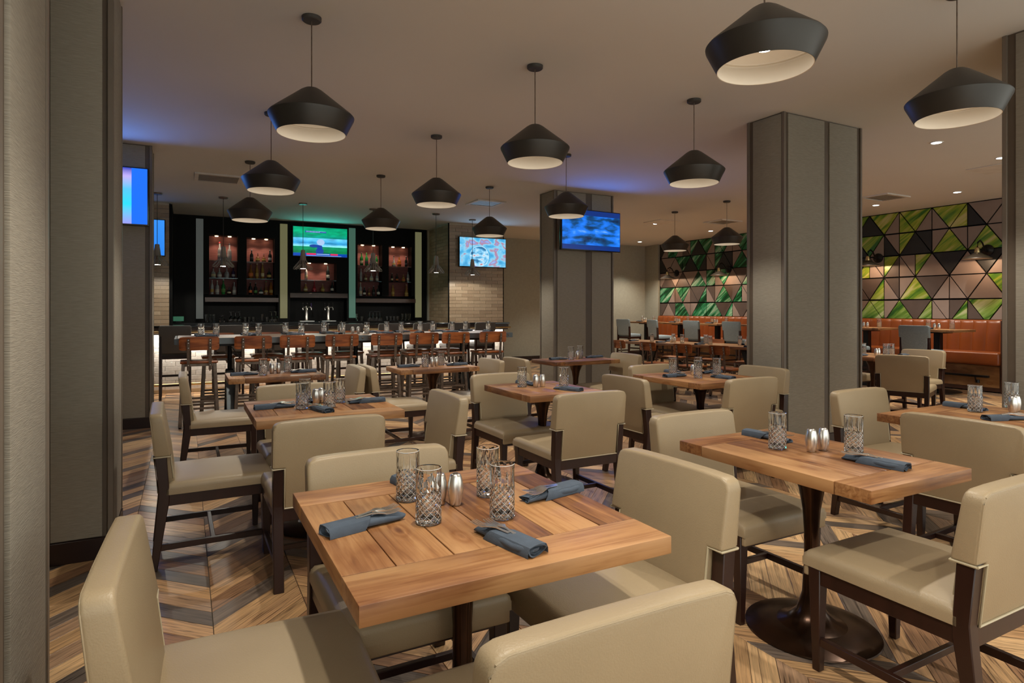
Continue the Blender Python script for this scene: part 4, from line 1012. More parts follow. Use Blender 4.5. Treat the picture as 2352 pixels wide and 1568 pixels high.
tumbler(0.893, 1.86, Z, 'cut-glass tumbler at the back right of the nearest square table')
tumbler(0.835, 1.64, Z, 'cut-glass tumbler at the front right of the nearest square table, by the centre napkin')
shaker(0.758, 1.815, Z, 'steel shaker fully visible on the nearest square table'); shaker(0.715, 1.845, Z, 'steel shaker half hidden by a tumbler on the nearest square table')
napkin(0.45, 1.755, Z, 14, 'at the left of the nearest square table')
napkin(0.757, 1.455, Z, 103, 'at the front centre of the nearest square table')
napkin(1.08, 1.755, Z, 192, 'at the right of the nearest square table')
napkin(0.70, 2.04, Z, 280, 'behind the tumblers at the far side of the nearest square table', 1)
tumbler(2.335, 1.875, Z, 'left tumbler on the narrow table at the right'); tumbler(2.566, 1.67, Z, 'right tumbler on the narrow table at the right')
shaker(2.415, 1.765, Z, 'left shaker on the narrow table at the right'); shaker(2.485, 1.757, Z, 'right shaker on the narrow table at the right')
napkin(2.475, 2.045, Z, 275, 'at the far end of the narrow table at the right')
napkin(2.44, 1.50, Z, 98, 'at the near end of the narrow table at the right')
tumbler(4.24, 1.99, Z, 'tumbler on the right edge table, left of its shakers'); tumbler(4.61, 1.96, Z, 'tumbler cut off by the right edge of the picture')
shaker(4.40, 1.865, Z, 'left shaker at the right edge of the picture'); shaker(4.465, 1.875, Z, 'right shaker at the right edge of the picture')
napkin(4.34, 2.09, Z, 265, 'behind the tumbler on the right edge table', 1); napkin(4.08, 1.765, Z, -22, 'in front of the shakers on the right edge table')
tumbler(0.645, 4.03, Z, 'leftmost tumbler on the second-row square table'); tumbler(0.808, 4.01, Z, 'middle tumbler on the second-row square table, before the shakers'); tumbler(0.908, 4.18, Z, 'rightmost, rear tumbler on the second-row square table')
tumbler(0.70, 4.27, Z, 'tumbler behind the leftmost one on the second-row square table')
shaker(0.757, 4.19, Z, 'left shaker on the second-row square table'); shaker(0.80, 4.22, Z, 'right shaker on the second-row square table')
napkin(0.495, 4.13, Z, 2, 'at the left of the second-row square table'); napkin(0.73, 3.90, Z, 105, 'at the front of the second-row square table'); napkin(1.07, 4.10, Z, 182, 'at the right of the second-row square table'); napkin(0.74, 4.36, Z, 280, 'at the far side of the second-row square table', 1)
tumbler(0.645, 6.25, Z, 'left tumbler on the small table by the left stools'); tumbler(0.90, 6.48, Z, 'right tumbler on the small table by the left stools')
shaker(0.74, 6.40, Z, 'left shaker on the small table by the left stools'); shaker(0.80, 6.40, Z, 'right shaker on the small table by the left stools')
napkin(0.49, 6.34, Z, 4, 'at the left of the small table by the left stools'); napkin(1.03, 6.36, Z, 180, 'at the right of the small table by the left stools')
tumbler(2.29, 6.33, Z, 'left tumbler on the small middle back-row table'); tumbler(2.52, 6.45, Z, 'right tumbler on the small middle back-row table')
shaker(2.385, 6.38, Z, 'left shaker on the small middle back-row table'); shaker(2.44, 6.39, Z, 'right shaker on the small middle back-row table')
napkin(2.13, 6.40, Z, 0, 'at the left of the small middle back-row table'); napkin(2.67, 6.36, Z, 180, 'at the right of the small middle back-row table')
tumbler(2.385, 4.33, Z, 'left tumbler on the centre narrow table'); tumbler(2.66, 4.14, Z, 'right tumbler on the centre narrow table')
shaker(2.483, 4.28, Z, 'left shaker on the centre narrow table'); shaker(2.54, 4.27, Z, 'right shaker on the centre narrow table')
napkin(2.50, 4.46, Z, 275, 'at the far end of the centre narrow table', 1); napkin(2.60, 3.99, Z, 115, 'at the near end of the centre narrow table', 1)
tumbler(4.235, 6.43, Z, 'left tumbler on the small table before the television column'); tumbler(4.46, 6.56, Z, 'right tumbler on the small table before the television column')
shaker(4.36, 6.47, Z, 'left shaker on the small table before the television column'); shaker(4.40, 6.52, Z, 'right shaker on the small table before the television column')
napkin(4.09, 6.49, Z, 0, 'at the left of the small table before the television column', 1); napkin(4.66, 6.53, Z, 180, 'at the right of the small table before the television column', 1)
tumbler(4.095, 4.46, Z, 'leftmost tumbler on the square table by the wide column'); tumbler(4.11, 4.15, Z, 'nearest tumbler on the square table by the wide column'); tumbler(4.40, 4.44, Z, 'rear tumbler on the square table by the wide column'); tumbler(4.45, 4.25, Z, 'rightmost tumbler on the square table by the wide column')
shaker(4.255, 4.36, Z, 'left shaker on the square table by the wide column'); shaker(4.295, 4.39, Z, 'right shaker on the square table by the wide column')
napkin(4.00, 4.33, Z, 0, 'at the left of the square table by the wide column'); napkin(4.29, 4.03, Z, 95, 'nearest the camera on the square table by the wide column'); napkin(4.22, 4.57, Z, 270, 'at the far side of the square table by the wide column', 1); napkin(4.56, 4.42, Z, 185, 'at the right of the square table by the wide column', 1)
for q, (x, y, lab) in enumerate([(8.08, 5.28, 'leftmost'), (8.20, 5.20, 'second'), (8.35, 4.98, 'third'), (8.44, 4.96, 'rightmost')]): tumbler(x, y, Z, lab + ' tumbler on the bright table behind the wide column', far=True)
shaker(8.20, 5.02, Z, 'left shaker on the bright table behind the wide column'); shaker(8.25, 5.02, Z, 'right shaker on the bright table behind the wide column')
napkin(8.55, 4.86, Z, 10, 'at the right end of the bright table behind the wide column', 1); napkin(8.02, 5.12, Z, 0, 'at the left end of the bright table behind the wide column', 1)

# ------------------------------------------------------------------ wooden stools and chairs on metal frames
def make_wood_seat(name, cat, sz, hb0, hb1, wd=0.42, splay=0.035, tall=True):
    t = thing(name, 'proto', cat)
    def seat(bm): bm_box(bm, (-0.20, -0.15, -0.014), (0.20, 0.21, 0.014), 0.012, 3)
    ob('seat', mesh_of('wood_seat', seat), 'chairwood', t, (0, 0, sz-0.014))
    def back(bm):
        h = (hb1-hb0)/2; n = 10; rad = 0.03; P = []
        for cx, cz, a0 in ((wd/2-rad, h-rad, 0), (-wd/2+rad, h-rad, 90), (-wd/2+rad, -h+rad, 180), (wd/2-rad, -h+rad, 270)):
            for k in range(5): a = R(a0+k*22.5); P.append((cx+rad*math.cos(a), cz+rad*math.sin(a)))
        bend = lambda x: -0.022*(x/(wd/2))**2*-1
        a = [bm.verts.new((x, bend(x), z)) for x, z in P]; b = [bm.verts.new((x, bend(x)+0.014, z)) for x, z in P]
        cols = len(P)
        # split the plate into strips so that it can curve
        for V_, rev in ((a, False), (b, True)):
            top = V_[0:10]; bot = list(reversed(V_[10:20]))
            for i in range(9):
                q = (top[i], top[i+1], bot[i+1], bot[i]); bm.faces.new(q if not rev else tuple(reversed(q)))
        for i in range(cols): bm.faces.new((a[i], b[i], b[(i+1) % cols], a[(i+1) % cols]))
    ob('backrest', mesh_of('wood_back', back), 'chairwood', t, (0, -0.232, (hb0+hb1)/2), (R(4), 0, 0))
    zs = sz-0.10
    for s in (-1, 1):
        x = s*wd*0.27
        def strap(bm):
            bm_prism(bm, [(-0.195, zs), (-0.205, zs+0.10), (-0.222, hb0), (-0.250, hb1-0.02), (-0.2545, hb1-0.02), (-0.2275, hb0), (-0.2105, zs+0.10), (-0.2005, zs)], lambda p, q: (x-0.016+0.032*q, p[0], p[1]))
            bm_tube(bm, [(x, -0.20, zs+0.005), (x, -0.12, zs-0.012), (x, -0.05, sz-0.045)], 0.009, 6)
        st = ob('back_strap', mesh_of('back_strap', strap), 'steel', t)
        def bolts(bm):
            for z in (hb0+0.03, (hb0+hb1)/2+0.01, hb1-0.035, zs+0.06):
                y = -0.228 - 0.034*max(0, (z-hb0))/(hb1-hb0) if z > hb0 else -0.212
                bm_lathe(bm, [(0.007, 0), (0.006, 0.004), (0.0, 0.006)], 8, (0, 0, 0)) if False else bm_box(bm, (x-0.006, y-0.006, z-0.006), (x+0.006, y, z+0.006), 0.003, 1)
        ob('bolt', mesh_of('bolt', bolts), 'chrome', st)
    lg = []
    for sx in (-1, 1):
        for sy in (-1, 1):
            a = (sx*0.165, 0.03+sy*0.145, sz-0.03); b = (sx*(0.165+splay), 0.03+sy*(0.145+splay), 0.012)
            o = ob('leg', mesh_of('metal_leg', lambda bm: bar(bm, b, a, 0.038, 0.038, 0.003)), 'steel', t)
            ob('glide', mesh_of('glide', lambda bm: bm_lathe(bm, [(0.018, 0), (0.018, 0.006), (0.006, 0.014)], 12, (b[0], b[1], 0))), 'blackmetal', o)
    ob('apron', lambda bm: (bm_box(bm, (-0.18, -0.13, sz-0.06), (0.18, -0.12, sz-0.028)), bm_box(bm, (-0.18, 0.18, sz-0.06), (0.18, 0.19, sz-0.028)), bm_box(bm, (-0.18, -0.12, sz-0.06), (-0.17, 0.18, sz-0.028)), bm_box(bm, (0.17, -0.12, sz-0.06), (0.18, 0.18, sz-0.028))), 'steel', t)
    for z, kx in (((0.30, 1), (0.22, 0)) if tall else ((0.16, 1),)):
        f = 1-(z/sz)
        hx = 0.165+splay*f; hy = 0.145+splay*f
        for s in (-1, 1):
            ob('footrest', mesh_of('footrest', lambda bm: bar(bm, (-hx, 0.03+s*hy, z), (hx, 0.03+s*hy, z), 0.012, 0.024)), 'steel', t)
            ob('footrest', mesh_of('footrest', lambda bm: bar(bm, (s*hx, 0.03-hy, z-0.06), (s*hx, 0.03+hy, z-0.06), 0.012, 0.024)), 'steel', t)
    return freeze(t)
ws = make_wood_seat('bar_stool', 'bar stool', 0.775, 0.905, 1.062)
fst = [True]
def wstool(x, y, rz, label, group):
    if fst[0]:
        fst[0] = False; ws.location = (x, y, 0); ws.rotation_euler.z = rz; ws['label'] = label; ws['group'] = group
    else: dup(ws, (x, y, 0), rz, label, group)
for i, px in enumerate([458, 585, 685, 788, 893, 977, 1050, 1137]):
    wstool(xat(px, 8.0), 8.25, R(-3) if i % 3 == 1 else 0, 'wooden bar stool, %s from left, near side of the long dark table' % ORD[i], 'wooden bar stools, near side')
for i, x in enumerate([0.38, 0.98, 1.52, 2.08, 2.62, 3.12, 3.62]):
    wstool(x, 9.08, PI, 'wooden bar stool, %s from left, far side of the long dark table' % ORD[i], 'wooden bar stools, far side')

# long bar-height table
bt = thing('bar_height_table', 'long dark wood and steel bar-height table with wooden stools along it', 'table', (2.12, 8.72, 0))
HX, HYY, HZ = 2.22, 0.50, 1.04
for i in range(5):
    ob('board', plank_mesh(2*HX-0.02, 0.196, 0.03), 'bartable', bt, (0, -0.4+0.2*i, HZ-0.015))
def edge(bm):
    for s in (-1, 1): bm_box(bm, (-HX, s*(HYY+0.004)-0.004, HZ-0.075), (HX, s*(HYY+0.004)+0.004, HZ-0.002), 0.001, 1)
    for s in (-1, 1): bm_box(bm, (s*(HX+0.01)-0.012, -HYY-0.006, HZ-0.075), (s*(HX+0.01)+0.012, HYY+0.006, HZ-0.004), 0.001, 1)
ob('steel_edge', edge, 'greysteel', bt)
ob('under_frame', lambda bm: [bm_box(bm, (-HX+0.05, y-0.03, HZ-0.11), (HX-0.05, y+0.03, HZ-0.03)) for y in (-0.3, 0.3)], 'blackmetal', bt)
def bolts2(bm):
    for x in (-HX+0.05, -0.03, 0.06, HX-0.05): bm_box(bm, (x-0.012, -HYY-0.016, HZ-0.05), (x+0.012, -HYY-0.008, HZ-0.026), 0.005, 2)
ob('bolt', bolts2, 'steel', bt)
for x in (-1.62, 0.0, 1.62):
    p = ob('pedestal', mesh_of('crank_post', lambda bm: (bm_lathe(bm, [(0.045, 0.62), (0.055, 0.60), (0.06, 0.42), (0.05, 0.40)], 18, (x, 0, 0)), bm_tube(bm, [(x, 0, 0.42), (x, 0, HZ-0.05)], 0.028, 12), bm_lathe(bm, [(0.10, HZ-0.06), (0.10, HZ-0.045)], 18, (x, 0, 0)))), 'blackmetal', bt)
    for s in (-1, 1): ob('leg', mesh_of('girder_leg', lambda bm: (bar(bm, (x, s*0.30, 0.03), (x, s*0.05, 0.60), 0.10, 0.04, 0.003), bm_box(bm, (x-0.07, s*0.32-0.06, 0), (x+0.07, s*0.32+0.06, 0.03), 0.003, 1))), 'greysteel', bt)
    ob('crank_wheel', mesh_of('crank_wheel', lambda bm: (bm_tube(bm, [(x+0.10, -0.08+0.08*math.cos(a*PI/8), 0.50+0.08*math.sin(a*PI/8)) for a in range(17)], 0.008, 6), bm_tube(bm, [(x+0.04, -0.08, 0.50), (x+0.11, -0.08, 0.50)], 0.010, 6), bm_tube(bm, [(x+0.10, -0.16, 0.50), (x+0.10, 0.0, 0.50)], 0.006, 6))), 'blackmetal', bt)
ob('power_cable', lambda bm: bm_tube(bm, [(-1.62+0.10*math.sin(i*0.4)+i*0.055, -0.1, 0.93-0.035*i*(9-i)*0.5-0.0) for i in range(10)], 0.006, 6), 'cord', bt)
BTZ = 1.04
gl = [(462, 0), (496.5, 0), (564, 0), (594, 0), (656, 1), (692, 0), (744, 1), (786.5, 0), (842.5, 0), (888, 1), (921.5, 0), (965, 1), (994, 1), (1038.5, 0), (1069.5, 1), (1121.5, 1)]
for i, (px, f) in enumerate(gl):
    y = 8.95 if f else 8.72
    tumbler(xat(px, y), y, BTZ, 'tumbler on the long dark bar-height table, %s from the left' % ORD[i], 'tumblers on the long bar-height table', far=True)
shaker(xat(810, 8.8), 8.8, BTZ, 'left shaker on the long dark bar-height table'); shaker(xat(823, 8.8), 8.8, BTZ, 'right shaker on the long dark bar-height table')
for i, px in enumerate([474, 578, 679, 776, 884, 962, 1034, 1119]): napkin(xat(px, 8.55), 8.55, BTZ, 95 if i % 2 else 170, '%s from left, near edge of the long dark table' % ORD[i], 1)
for i, px in enumerate([470, 575, 668, 754, 857, 924, 1008, 1070]): napkin(xat(px, 9.02), 9.02, BTZ, 10, '%s from left, far edge of the long dark table' % ORD[i], 1)

# charcoal bar stools drawn up to the bar
def make_bar_chair(name, cat, fab, sz=0.76, top=1.135, W=0.22, zn=None):
    t = thing(name, 'proto', cat); zn = zn or sz+0.21
    ob('seat', mesh_of('bar_seat', lambda bm: cushion(bm, W, -0.17, 0.25, sz-0.085, sz-0.02, 0.02, 0.025), ang=50), fab, t)
    def back(bm):
        P = [(-W+0.035, sz-0.05), (W-0.035, sz-0.05), (W-0.035, zn), (W, zn), (W, top-0.02), (W-0.02, top), (-W+0.02, top), (-W, top-0.02), (-W, zn), (-W+0.035, zn)]
        bm_prism(bm, P, lambda p, s: (p[0], -0.215 - 0.04*(p[1]-sz)/0.4 + (0.055 if s else 0), p[1]), 0.009, 2)
    bk = ob('backrest', mesh_of('bar_back', back, ang=42), fab, t)
    for s in (-1, 1):
        def rear(bm): bm_prism(bm, [(-0.25, 0), (-0.222, 0), (-0.165, sz-0.14), (-0.165, sz-0.07), (-0.178, zn), (-0.213, zn), (-0.214, sz-0.12)], lambda p, q: (s*(W-0.002) - s*0.038*q, p[0], p[1]), 0.002, 1)
        ob('leg', mesh_of('bar_rear_leg', rear), 'espresso', t)
        a, b = sorted((s*W, s*(W-0.038))); ob('leg', mesh_of('bar_front_leg', lambda bm: bm_box(bm, (a, 0.20, 0), (b, 0.238, sz-0.08), 0.002, 1, taper=0.7)), 'espresso', t)
        ob('footrest', mesh_of('bar_side_rest', lambda bm: bar(bm, (s*(W-0.02), -0.22, 0.27), (s*(W-0.02), 0.22, 0.27), 0.02, 0.03)), 'espresso', t)
    ob('footrest', mesh_of('bar_front_rest', lambda bm: bar(bm, (-W+0.02, 0.22, 0.33), (W-0.02, 0.22, 0.33), 0.02, 0.035)), 'espresso', t)
    ob('footrest', mesh_of('bar_rear_rest', lambda bm: bar(bm, (-W+0.02, -0.225, 0.22), (W-0.02, -0.225, 0.22), 0.02, 0.03)), 'espresso', t)
    ob('seat_frame', mesh_of('bar_frame', lambda bm: (bm_box(bm, (-W+0.02, -0.19, sz-0.14), (W-0.02, -0.165, sz-0.083)), bm_box(bm, (-W+0.02, 0.21, sz-0.14), (W-0.02, 0.232, sz-0.083)), bm_box(bm, (-W+0.008, -0.17, sz-0.14), (-W+0.03, 0.21, sz-0.083)), bm_box(bm, (W-0.03, -0.17, sz-0.14), (W-0.008, 0.21, sz-0.083)))), 'espresso', t)
    return freeze(t)
gs = make_bar_chair('bar_chair', 'bar stool', 'greyfab')
GX = [-0.145, 0.60, 1.24, 1.93, 2.52, 3.24, 3.90, 4.57, 5.10]
for i, x in enumerate(GX):
    lab = 'charcoal upholstered bar stool drawn up to the bar, %s from the left' % ORD[i]
    if i == 0: gs.location = (x, 10.98, 0); gs['label'] = lab; gs['group'] = 'charcoal bar stools at the bar'
    else: dup(gs, (x, 10.98, 0), R([0, 2, -2, 0, 3, 0, -3, 0, 4][i]), lab, 'charcoal bar stools at the bar')

# ------------------------------------------------------------------ communal table with wooden chairs
A12 = R(12)
def cpos(u, v):
    """u along the table from its far end towards the camera side, v across (towards the booth)"""
    ox, oy = 7.52, 10.05
    return ox + u*math.sin(A12) + v*math.cos(A12), oy - u*math.cos(A12) + v*math.sin(A12)
cx_, cy_ = cpos(1.95, 0.40)
cm = thing('communal_table', 'long brown communal table on black trestle legs beside the wide column', 'table', (cx_, cy_, 0), -(PI/2 - A12))
for i in range(4): ob('board', plank_mesh(3.9, 0.197, 0.045), 'table', cm, (0, -0.3+0.2*i, 0.76-0.0225))
for x in (-1.30, 0.95, 1.55):
    for s in (-1, 1): ob('leg', mesh_of('trestle_leg', lambda bm: (bar(bm, (x-0.18*(1 if x < 0 else -1), s*0.22, 0.02), (x+0.10*(1 if x < 0 else -1), s*0.16, 0.70), 0.05, 0.10, 0.003))), 'blackmetal', cm)
    ob('cross_bar', mesh_of('trestle_bar', lambda bm: bm_box(bm, (x-0.10, -0.26, 0.675), (x+0.22, 0.26, 0.714), 0.003, 1)), 'blackmetal', cm)
ob('stretcher', lambda bm: bm_box(bm, (-1.4, -0.03, 0.20), (1.6, 0.03, 0.26), 0.003, 1), 'blackmetal', cm)
wc = make_wood_seat('wooden_chair', 'chair', 0.45, 0.665, 0.815, wd=0.36, splay=0.03, tall=False)
lst = [(7.30, 9.20, 84, 'wooden chair at the communal table, farthest, beside the television column'), (7.33, 8.42, 82, 'wooden chair at the communal table, second from the television column'),
       (7.45, 7.70, 80, 'wooden chair at the communal table, third from the television column'), (7.62, 7.08, 78, 'wooden chair at the communal table, nearest the wide column')]
for u in (0.9, 1.7, 2.5, 3.3):
    x, y = cpos(u, 0.95); lst.append((x, y, 258, 'wooden chair on the booth side of the communal table, %s from its far end' % ORD[[0.9, 1.7, 2.5, 3.3].index(u)]))
for i, (x, y, b, lab) in enumerate(lst):
    if i == 0: wc.location = (x, y, 0); wc.rotation_euler.z = -R(b); wc['label'] = lab; wc['group'] = 'wooden chairs at the communal table'
    else: dup(wc, (x, y, 0), -R(b), lab, 'wooden chairs at the communal table')
for i, (u, v) in enumerate([(0.85, 0.30), (1.2, 0.50), (1.55, 0.28), (1.85, 0.58), (2.15, 0.25), (2.55, 0.55), (2.85, 0.30)]):
    x, y = cpos(u, v); tumbler(x, y, 0.76, 'tumbler on the long communal table, %s from its far end' % ORD[i], 'tumblers on the communal table', far=True)
for i, (u, v) in enumerate([(1.25, 0.36), (1.33, 0.36), (2.72, 0.45), (2.80, 0.45)]):
    x, y = cpos(u, v); shaker(x, y, 0.76, 'shaker on the communal table, %s from its far end' % ORD[i])
for i, (u, v) in enumerate([(0.45, 0.25), (1.15, 0.18), (2.0, 0.16), (2.95, 0.15), (1.0, 0.66), (1.75, 0.68), (2.6, 0.68)]):
    x, y = cpos(u, v); napkin(x, y, 0.76, 10, 'on the communal table, %s from its left end' % ORD[i], 1)

# ------------------------------------------------------------------ booth along the panelled wall
bo = thing('booth_bench', 'long orange leather banquette with upright channels and plywood base', 'bench', (0, 0, 0))
BY0, BY1, CH = 5.16, 13.98, 0.2045
n = int((BY1-BY0)/CH); chw = (BY1-BY0)/n
def channel(bm):
    # section in (x, z), extruded along y, pillowed
    m = 7; rows = []
    for i in range(m+1):
        t = i/m; yy = t*chw; bulge = 0.024*math.sin(PI*t)**0.5 if 0 < t < 1 else 0
        P = [(0.26, 0.60), (0.10-bulge*0.9, 0.62), (0.125-bulge, 0.90), (0.165-bulge, 1.14), (0.175-bulge*0.6, 1.185), (0.205, 1.205), (0.26, 1.20)]
        rows.append([bm.verts.new((x, yy, z)) for x, z in P])
    for a, b in zip(rows, rows[1:]):
        for k in range(7): bm.faces.new((a[k], a[(k+1) % 7], b[(k+1) % 7], b[k]))
    bm.faces.new(rows[0]); bm.faces.new(list(reversed(rows[-1])))
cmh = mesh_of('back_channel', channel, ang=45)
for i in range(n): ob('back_channel', cmh, 'orange', bo, (12.09, BY0+i*chw, 0))
def bseat(a, b):
    def f(bm): bm_box(bm, (11.74, a, 0.455), (12.27, b, 0.665), 0.03, 4)
    return f
k = 0
for a, b in ((5.17, 7.3), (7.31, 9.5), (9.51, 11.7), (11.71, 13.97)): ob('seat_cushion', mesh_of('seat_cushion', bseat(a, b)), 'orange', bo)
ob('base', lambda bm: bm_box(bm, (11.82, 5.18, 0.02), (12.30, 13.97, 0.46)), 'barwood', bo)
for i in range(10):
    a = 5.18+i*0.88
    ob('base_panel', mesh_of('base_panel', lambda bm: bm_box(bm, (-0.43, -0.008, -0.18), (0.43, 0.0, 0.18), 0.002, 1)), 'boothwood', bo, (11.818, a+0.44, 0.265), (0, 0, PI/2))
ob('end_panel', lambda bm: bm_box(bm, (11.80, 5.145, 0.0), (12.34, 5.17, 1.20), 0.003, 1), 'barwood', bo)
ob('power_outlet', lambda bm: bm_box(bm, (11.80, 6.0, 0.36), (11.812, 6.18, 0.43), 0.002, 1), 'black', bo)
ob('foot_rail', lambda bm: (bar(bm, (11.72, 5.30, 0.27), (11.72, 13.6, 0.27), 0.05, 0.035, 0.003)), 'blackmetal', bo)
for i in range(5): ob('rail_bracket', mesh_of('foot_bracket', lambda bm: (bm_tube(bm, [(11.72, 5.5, 0.26), (11.74, 5.5, 0.20), (11.79, 5.5, 0.18), (11.815, 5.5, 0.18)], 0.012), bm_lathe(bm, [(0.03, 0.15), (0.03, 0.20)], 12, (11.80, 5.5, 0)))), 'blackmetal', bo, (0, i*1.95, 0))

# high-top tables and blue chairs in front of the booth
HT = [(13.29, 'farthest high-top table, by the room corner'), (11.98, 'second high-top table from the room corner'), (10.72, 'high-top table just left of the wide column'), (9.5, 'high-top table behind the left side of the wide column'), (8.3, 'high-top table behind the wide column'), (7.06, 'high-top table just right of the wide column'), (5.83, 'high-top table nearest the right edge, before the booth')]
def hightop(y, lab):
    t = table(lab, 10.92, 11.58, y-0.41, y+0.41, 'y', 0.12, 'high-top tables along the booth', 'table', 1.05, 0.04, None, 4, int(y*10))
    ob('post', mesh_of('square_post', lambda bm: bm_box(bm, (-0.05, -0.05, 0.02), (0.05, 0.05, 0.99), 0.004, 1)), 'blackmetal', t)
    ob('foot_disc', mesh_of('foot_disc_wide', lambda bm: bm_lathe(bm, [(0.33, 0), (0.335, 0.01), (0.10, 0.028), (0.0, 0.028)], 40)), 'blackmetal', t)
    ob('mounting_plate', mesh_of('top_plate', lambda bm: bm_box(bm, (-0.15, -0.15, 0.985), (0.15, 0.15, 1.008))), 'blackmetal', t)
for y, lab in HT:
    hightop(y, lab)
    if 8 < y < 9.6: continue
    tumbler(11.22, y+0.14, 1.05, 'farther tumbler on the ' + lab, 'tumblers on the high-top tables', far=True); tumbler(11.36, y-0.16, 1.05, 'nearer tumbler on the ' + lab, 'tumblers on the high-top tables', far=True)
    shaker(11.18, y+0.02, 1.05, 'first shaker on the ' + lab); shaker(11.18, y-0.05, 1.05, 'second shaker on the ' + lab)
    napkin(11.08, y+0.12, 1.05, 85, 'on the ' + lab, 1)
bc = make_bar_chair('high_chair', 'chair', 'blue', 0.745, 1.125, 0.232, 0.93)
for i, (y, lab) in enumerate([(13.28, 'blue-grey high chair farthest left, by the room corner'), (12.04, 'blue-grey high chair, second from the room corner'), (10.74, 'blue-grey high chair, third from the room corner'), (9.54, 'blue-grey high chair nearest the left side of the wide column'), (7.0, 'blue-grey high chair partly hidden by the right side of the wide column'), (5.76, 'blue-grey high chair in front of the right high-top table')]):
    if i == 0: bc.location = (10.62, y, 0); bc.rotation_euler.z = -PI/2 + R(8); bc['label'] = lab; bc['group'] = 'blue-grey high chairs'
    else: dup(bc, (10.62, y, 0), -PI/2 + R((8, -10, 5, 3, 0, 2)[i]), lab, 'blue-grey high chairs')

# ------------------------------------------------------------------ bottles on the back bar
def bottle_mesh(kind):
    P = {'round': [(0.034, 0), (0.037, 0.006), (0.037, 0.55), (0.030, 0.64), (0.014, 0.72), (0.013, 0.94)],
         'slim': [(0.028, 0), (0.031, 0.006), (0.031, 0.60), (0.022, 0.70), (0.012, 0.78), (0.012, 0.95)],
         'squat': [(0.046, 0), (0.050, 0.01), (0.050, 0.42), (0.040, 0.55), (0.016, 0.64), (0.015, 0.90)],
         'bell': [(0.050, 0), (0.054, 0.03), (0.036, 0.36), (0.020, 0.56), (0.013, 0.68), (0.013, 0.92)],
         'flask': [(0.040, 0), (0.044, 0.02), (0.046, 0.40), (0.022, 0.58), (0.014, 0.66), (0.014, 0.92)]}[kind]
    def f(bm): bm_lathe(bm, [(0.0001, 0)] + [(r, z*0.30 if z > 0.015 else z) for r, z in P] + [(0.0001, P[-1][1]*0.30)], 20, caps=False)
    return mesh_of('bottle_'+kind, f)
BM = {k: bottle_mesh(k) for k in ('round', 'slim', 'squat', 'bell', 'flask')}
LW = {'round': 0.0374, 'slim': 0.0314, 'squat': 0.0504, 'bell': 0.049, 'flask': 0.0462}
CAPM = mesh_of('stopper', lambda bm: bm_lathe(bm, [(0.0135, 0.282), (0.015, 0.285), (0.015, 0.300), (0.010, 0.304)], 12))
LBL = {k: mesh_of('label_'+k, lambda bm, k=k: bm_lathe(bm, [(LW[k]+0.0006, 0.045), (LW[k]+0.0014, 0.047), (LW[k]+0.0014, 0.108), (LW[k]+0.0006, 0.110)], 20, closed=True) if k != 'bell' else bm_lathe(bm, [(0.0445, 0.055), (0.046, 0.055), (0.040, 0.095), (0.0385, 0.095)], 20, closed=True)) for k in BM}
CN = {'b_clear': 'clear', 'b_green': 'green', 'b_dark': 'dark', 'b_amber': 'amber', 'b_gold': 'golden', 'b_red': 'red', 'b_purple': 'violet', 'b_copper': 'copper-brown'}
LN = {'l_white': 'white', 'l_cream': 'cream', 'l_orange': 'orange', 'l_green': 'green', 'l_gold': 'gold', 'l_red': 'red', 'l_dark': 'black', 'l_grey': 'grey'}
KN = {'round': 'bottle', 'slim': 'slim bottle', 'squat': 'squat bottle', 'bell': 'bell-shaped bottle', 'flask': 'flask-shaped bottle'}
def bottle(px, z, kind, h, gl_, lb, cap, where, n_):
    y = BY + 0.10
    o = ob('bottle', BM[kind].copy(), gl_, None, (xat(px, y), y, z+0.001)); s = h/0.30; o.scale = (min(1.15, 0.55+0.45*s),)*2 + (s,)
    tag(o, '%s %s, %s label, %s %s' % (CN[gl_], KN[kind], LN[lb], ORD[n_], where), 'bottle', 'bottles ' + where)
    ob('label', LBL[kind].copy(), lb, o); ob('stopper', CAPM.copy(), cap, o)
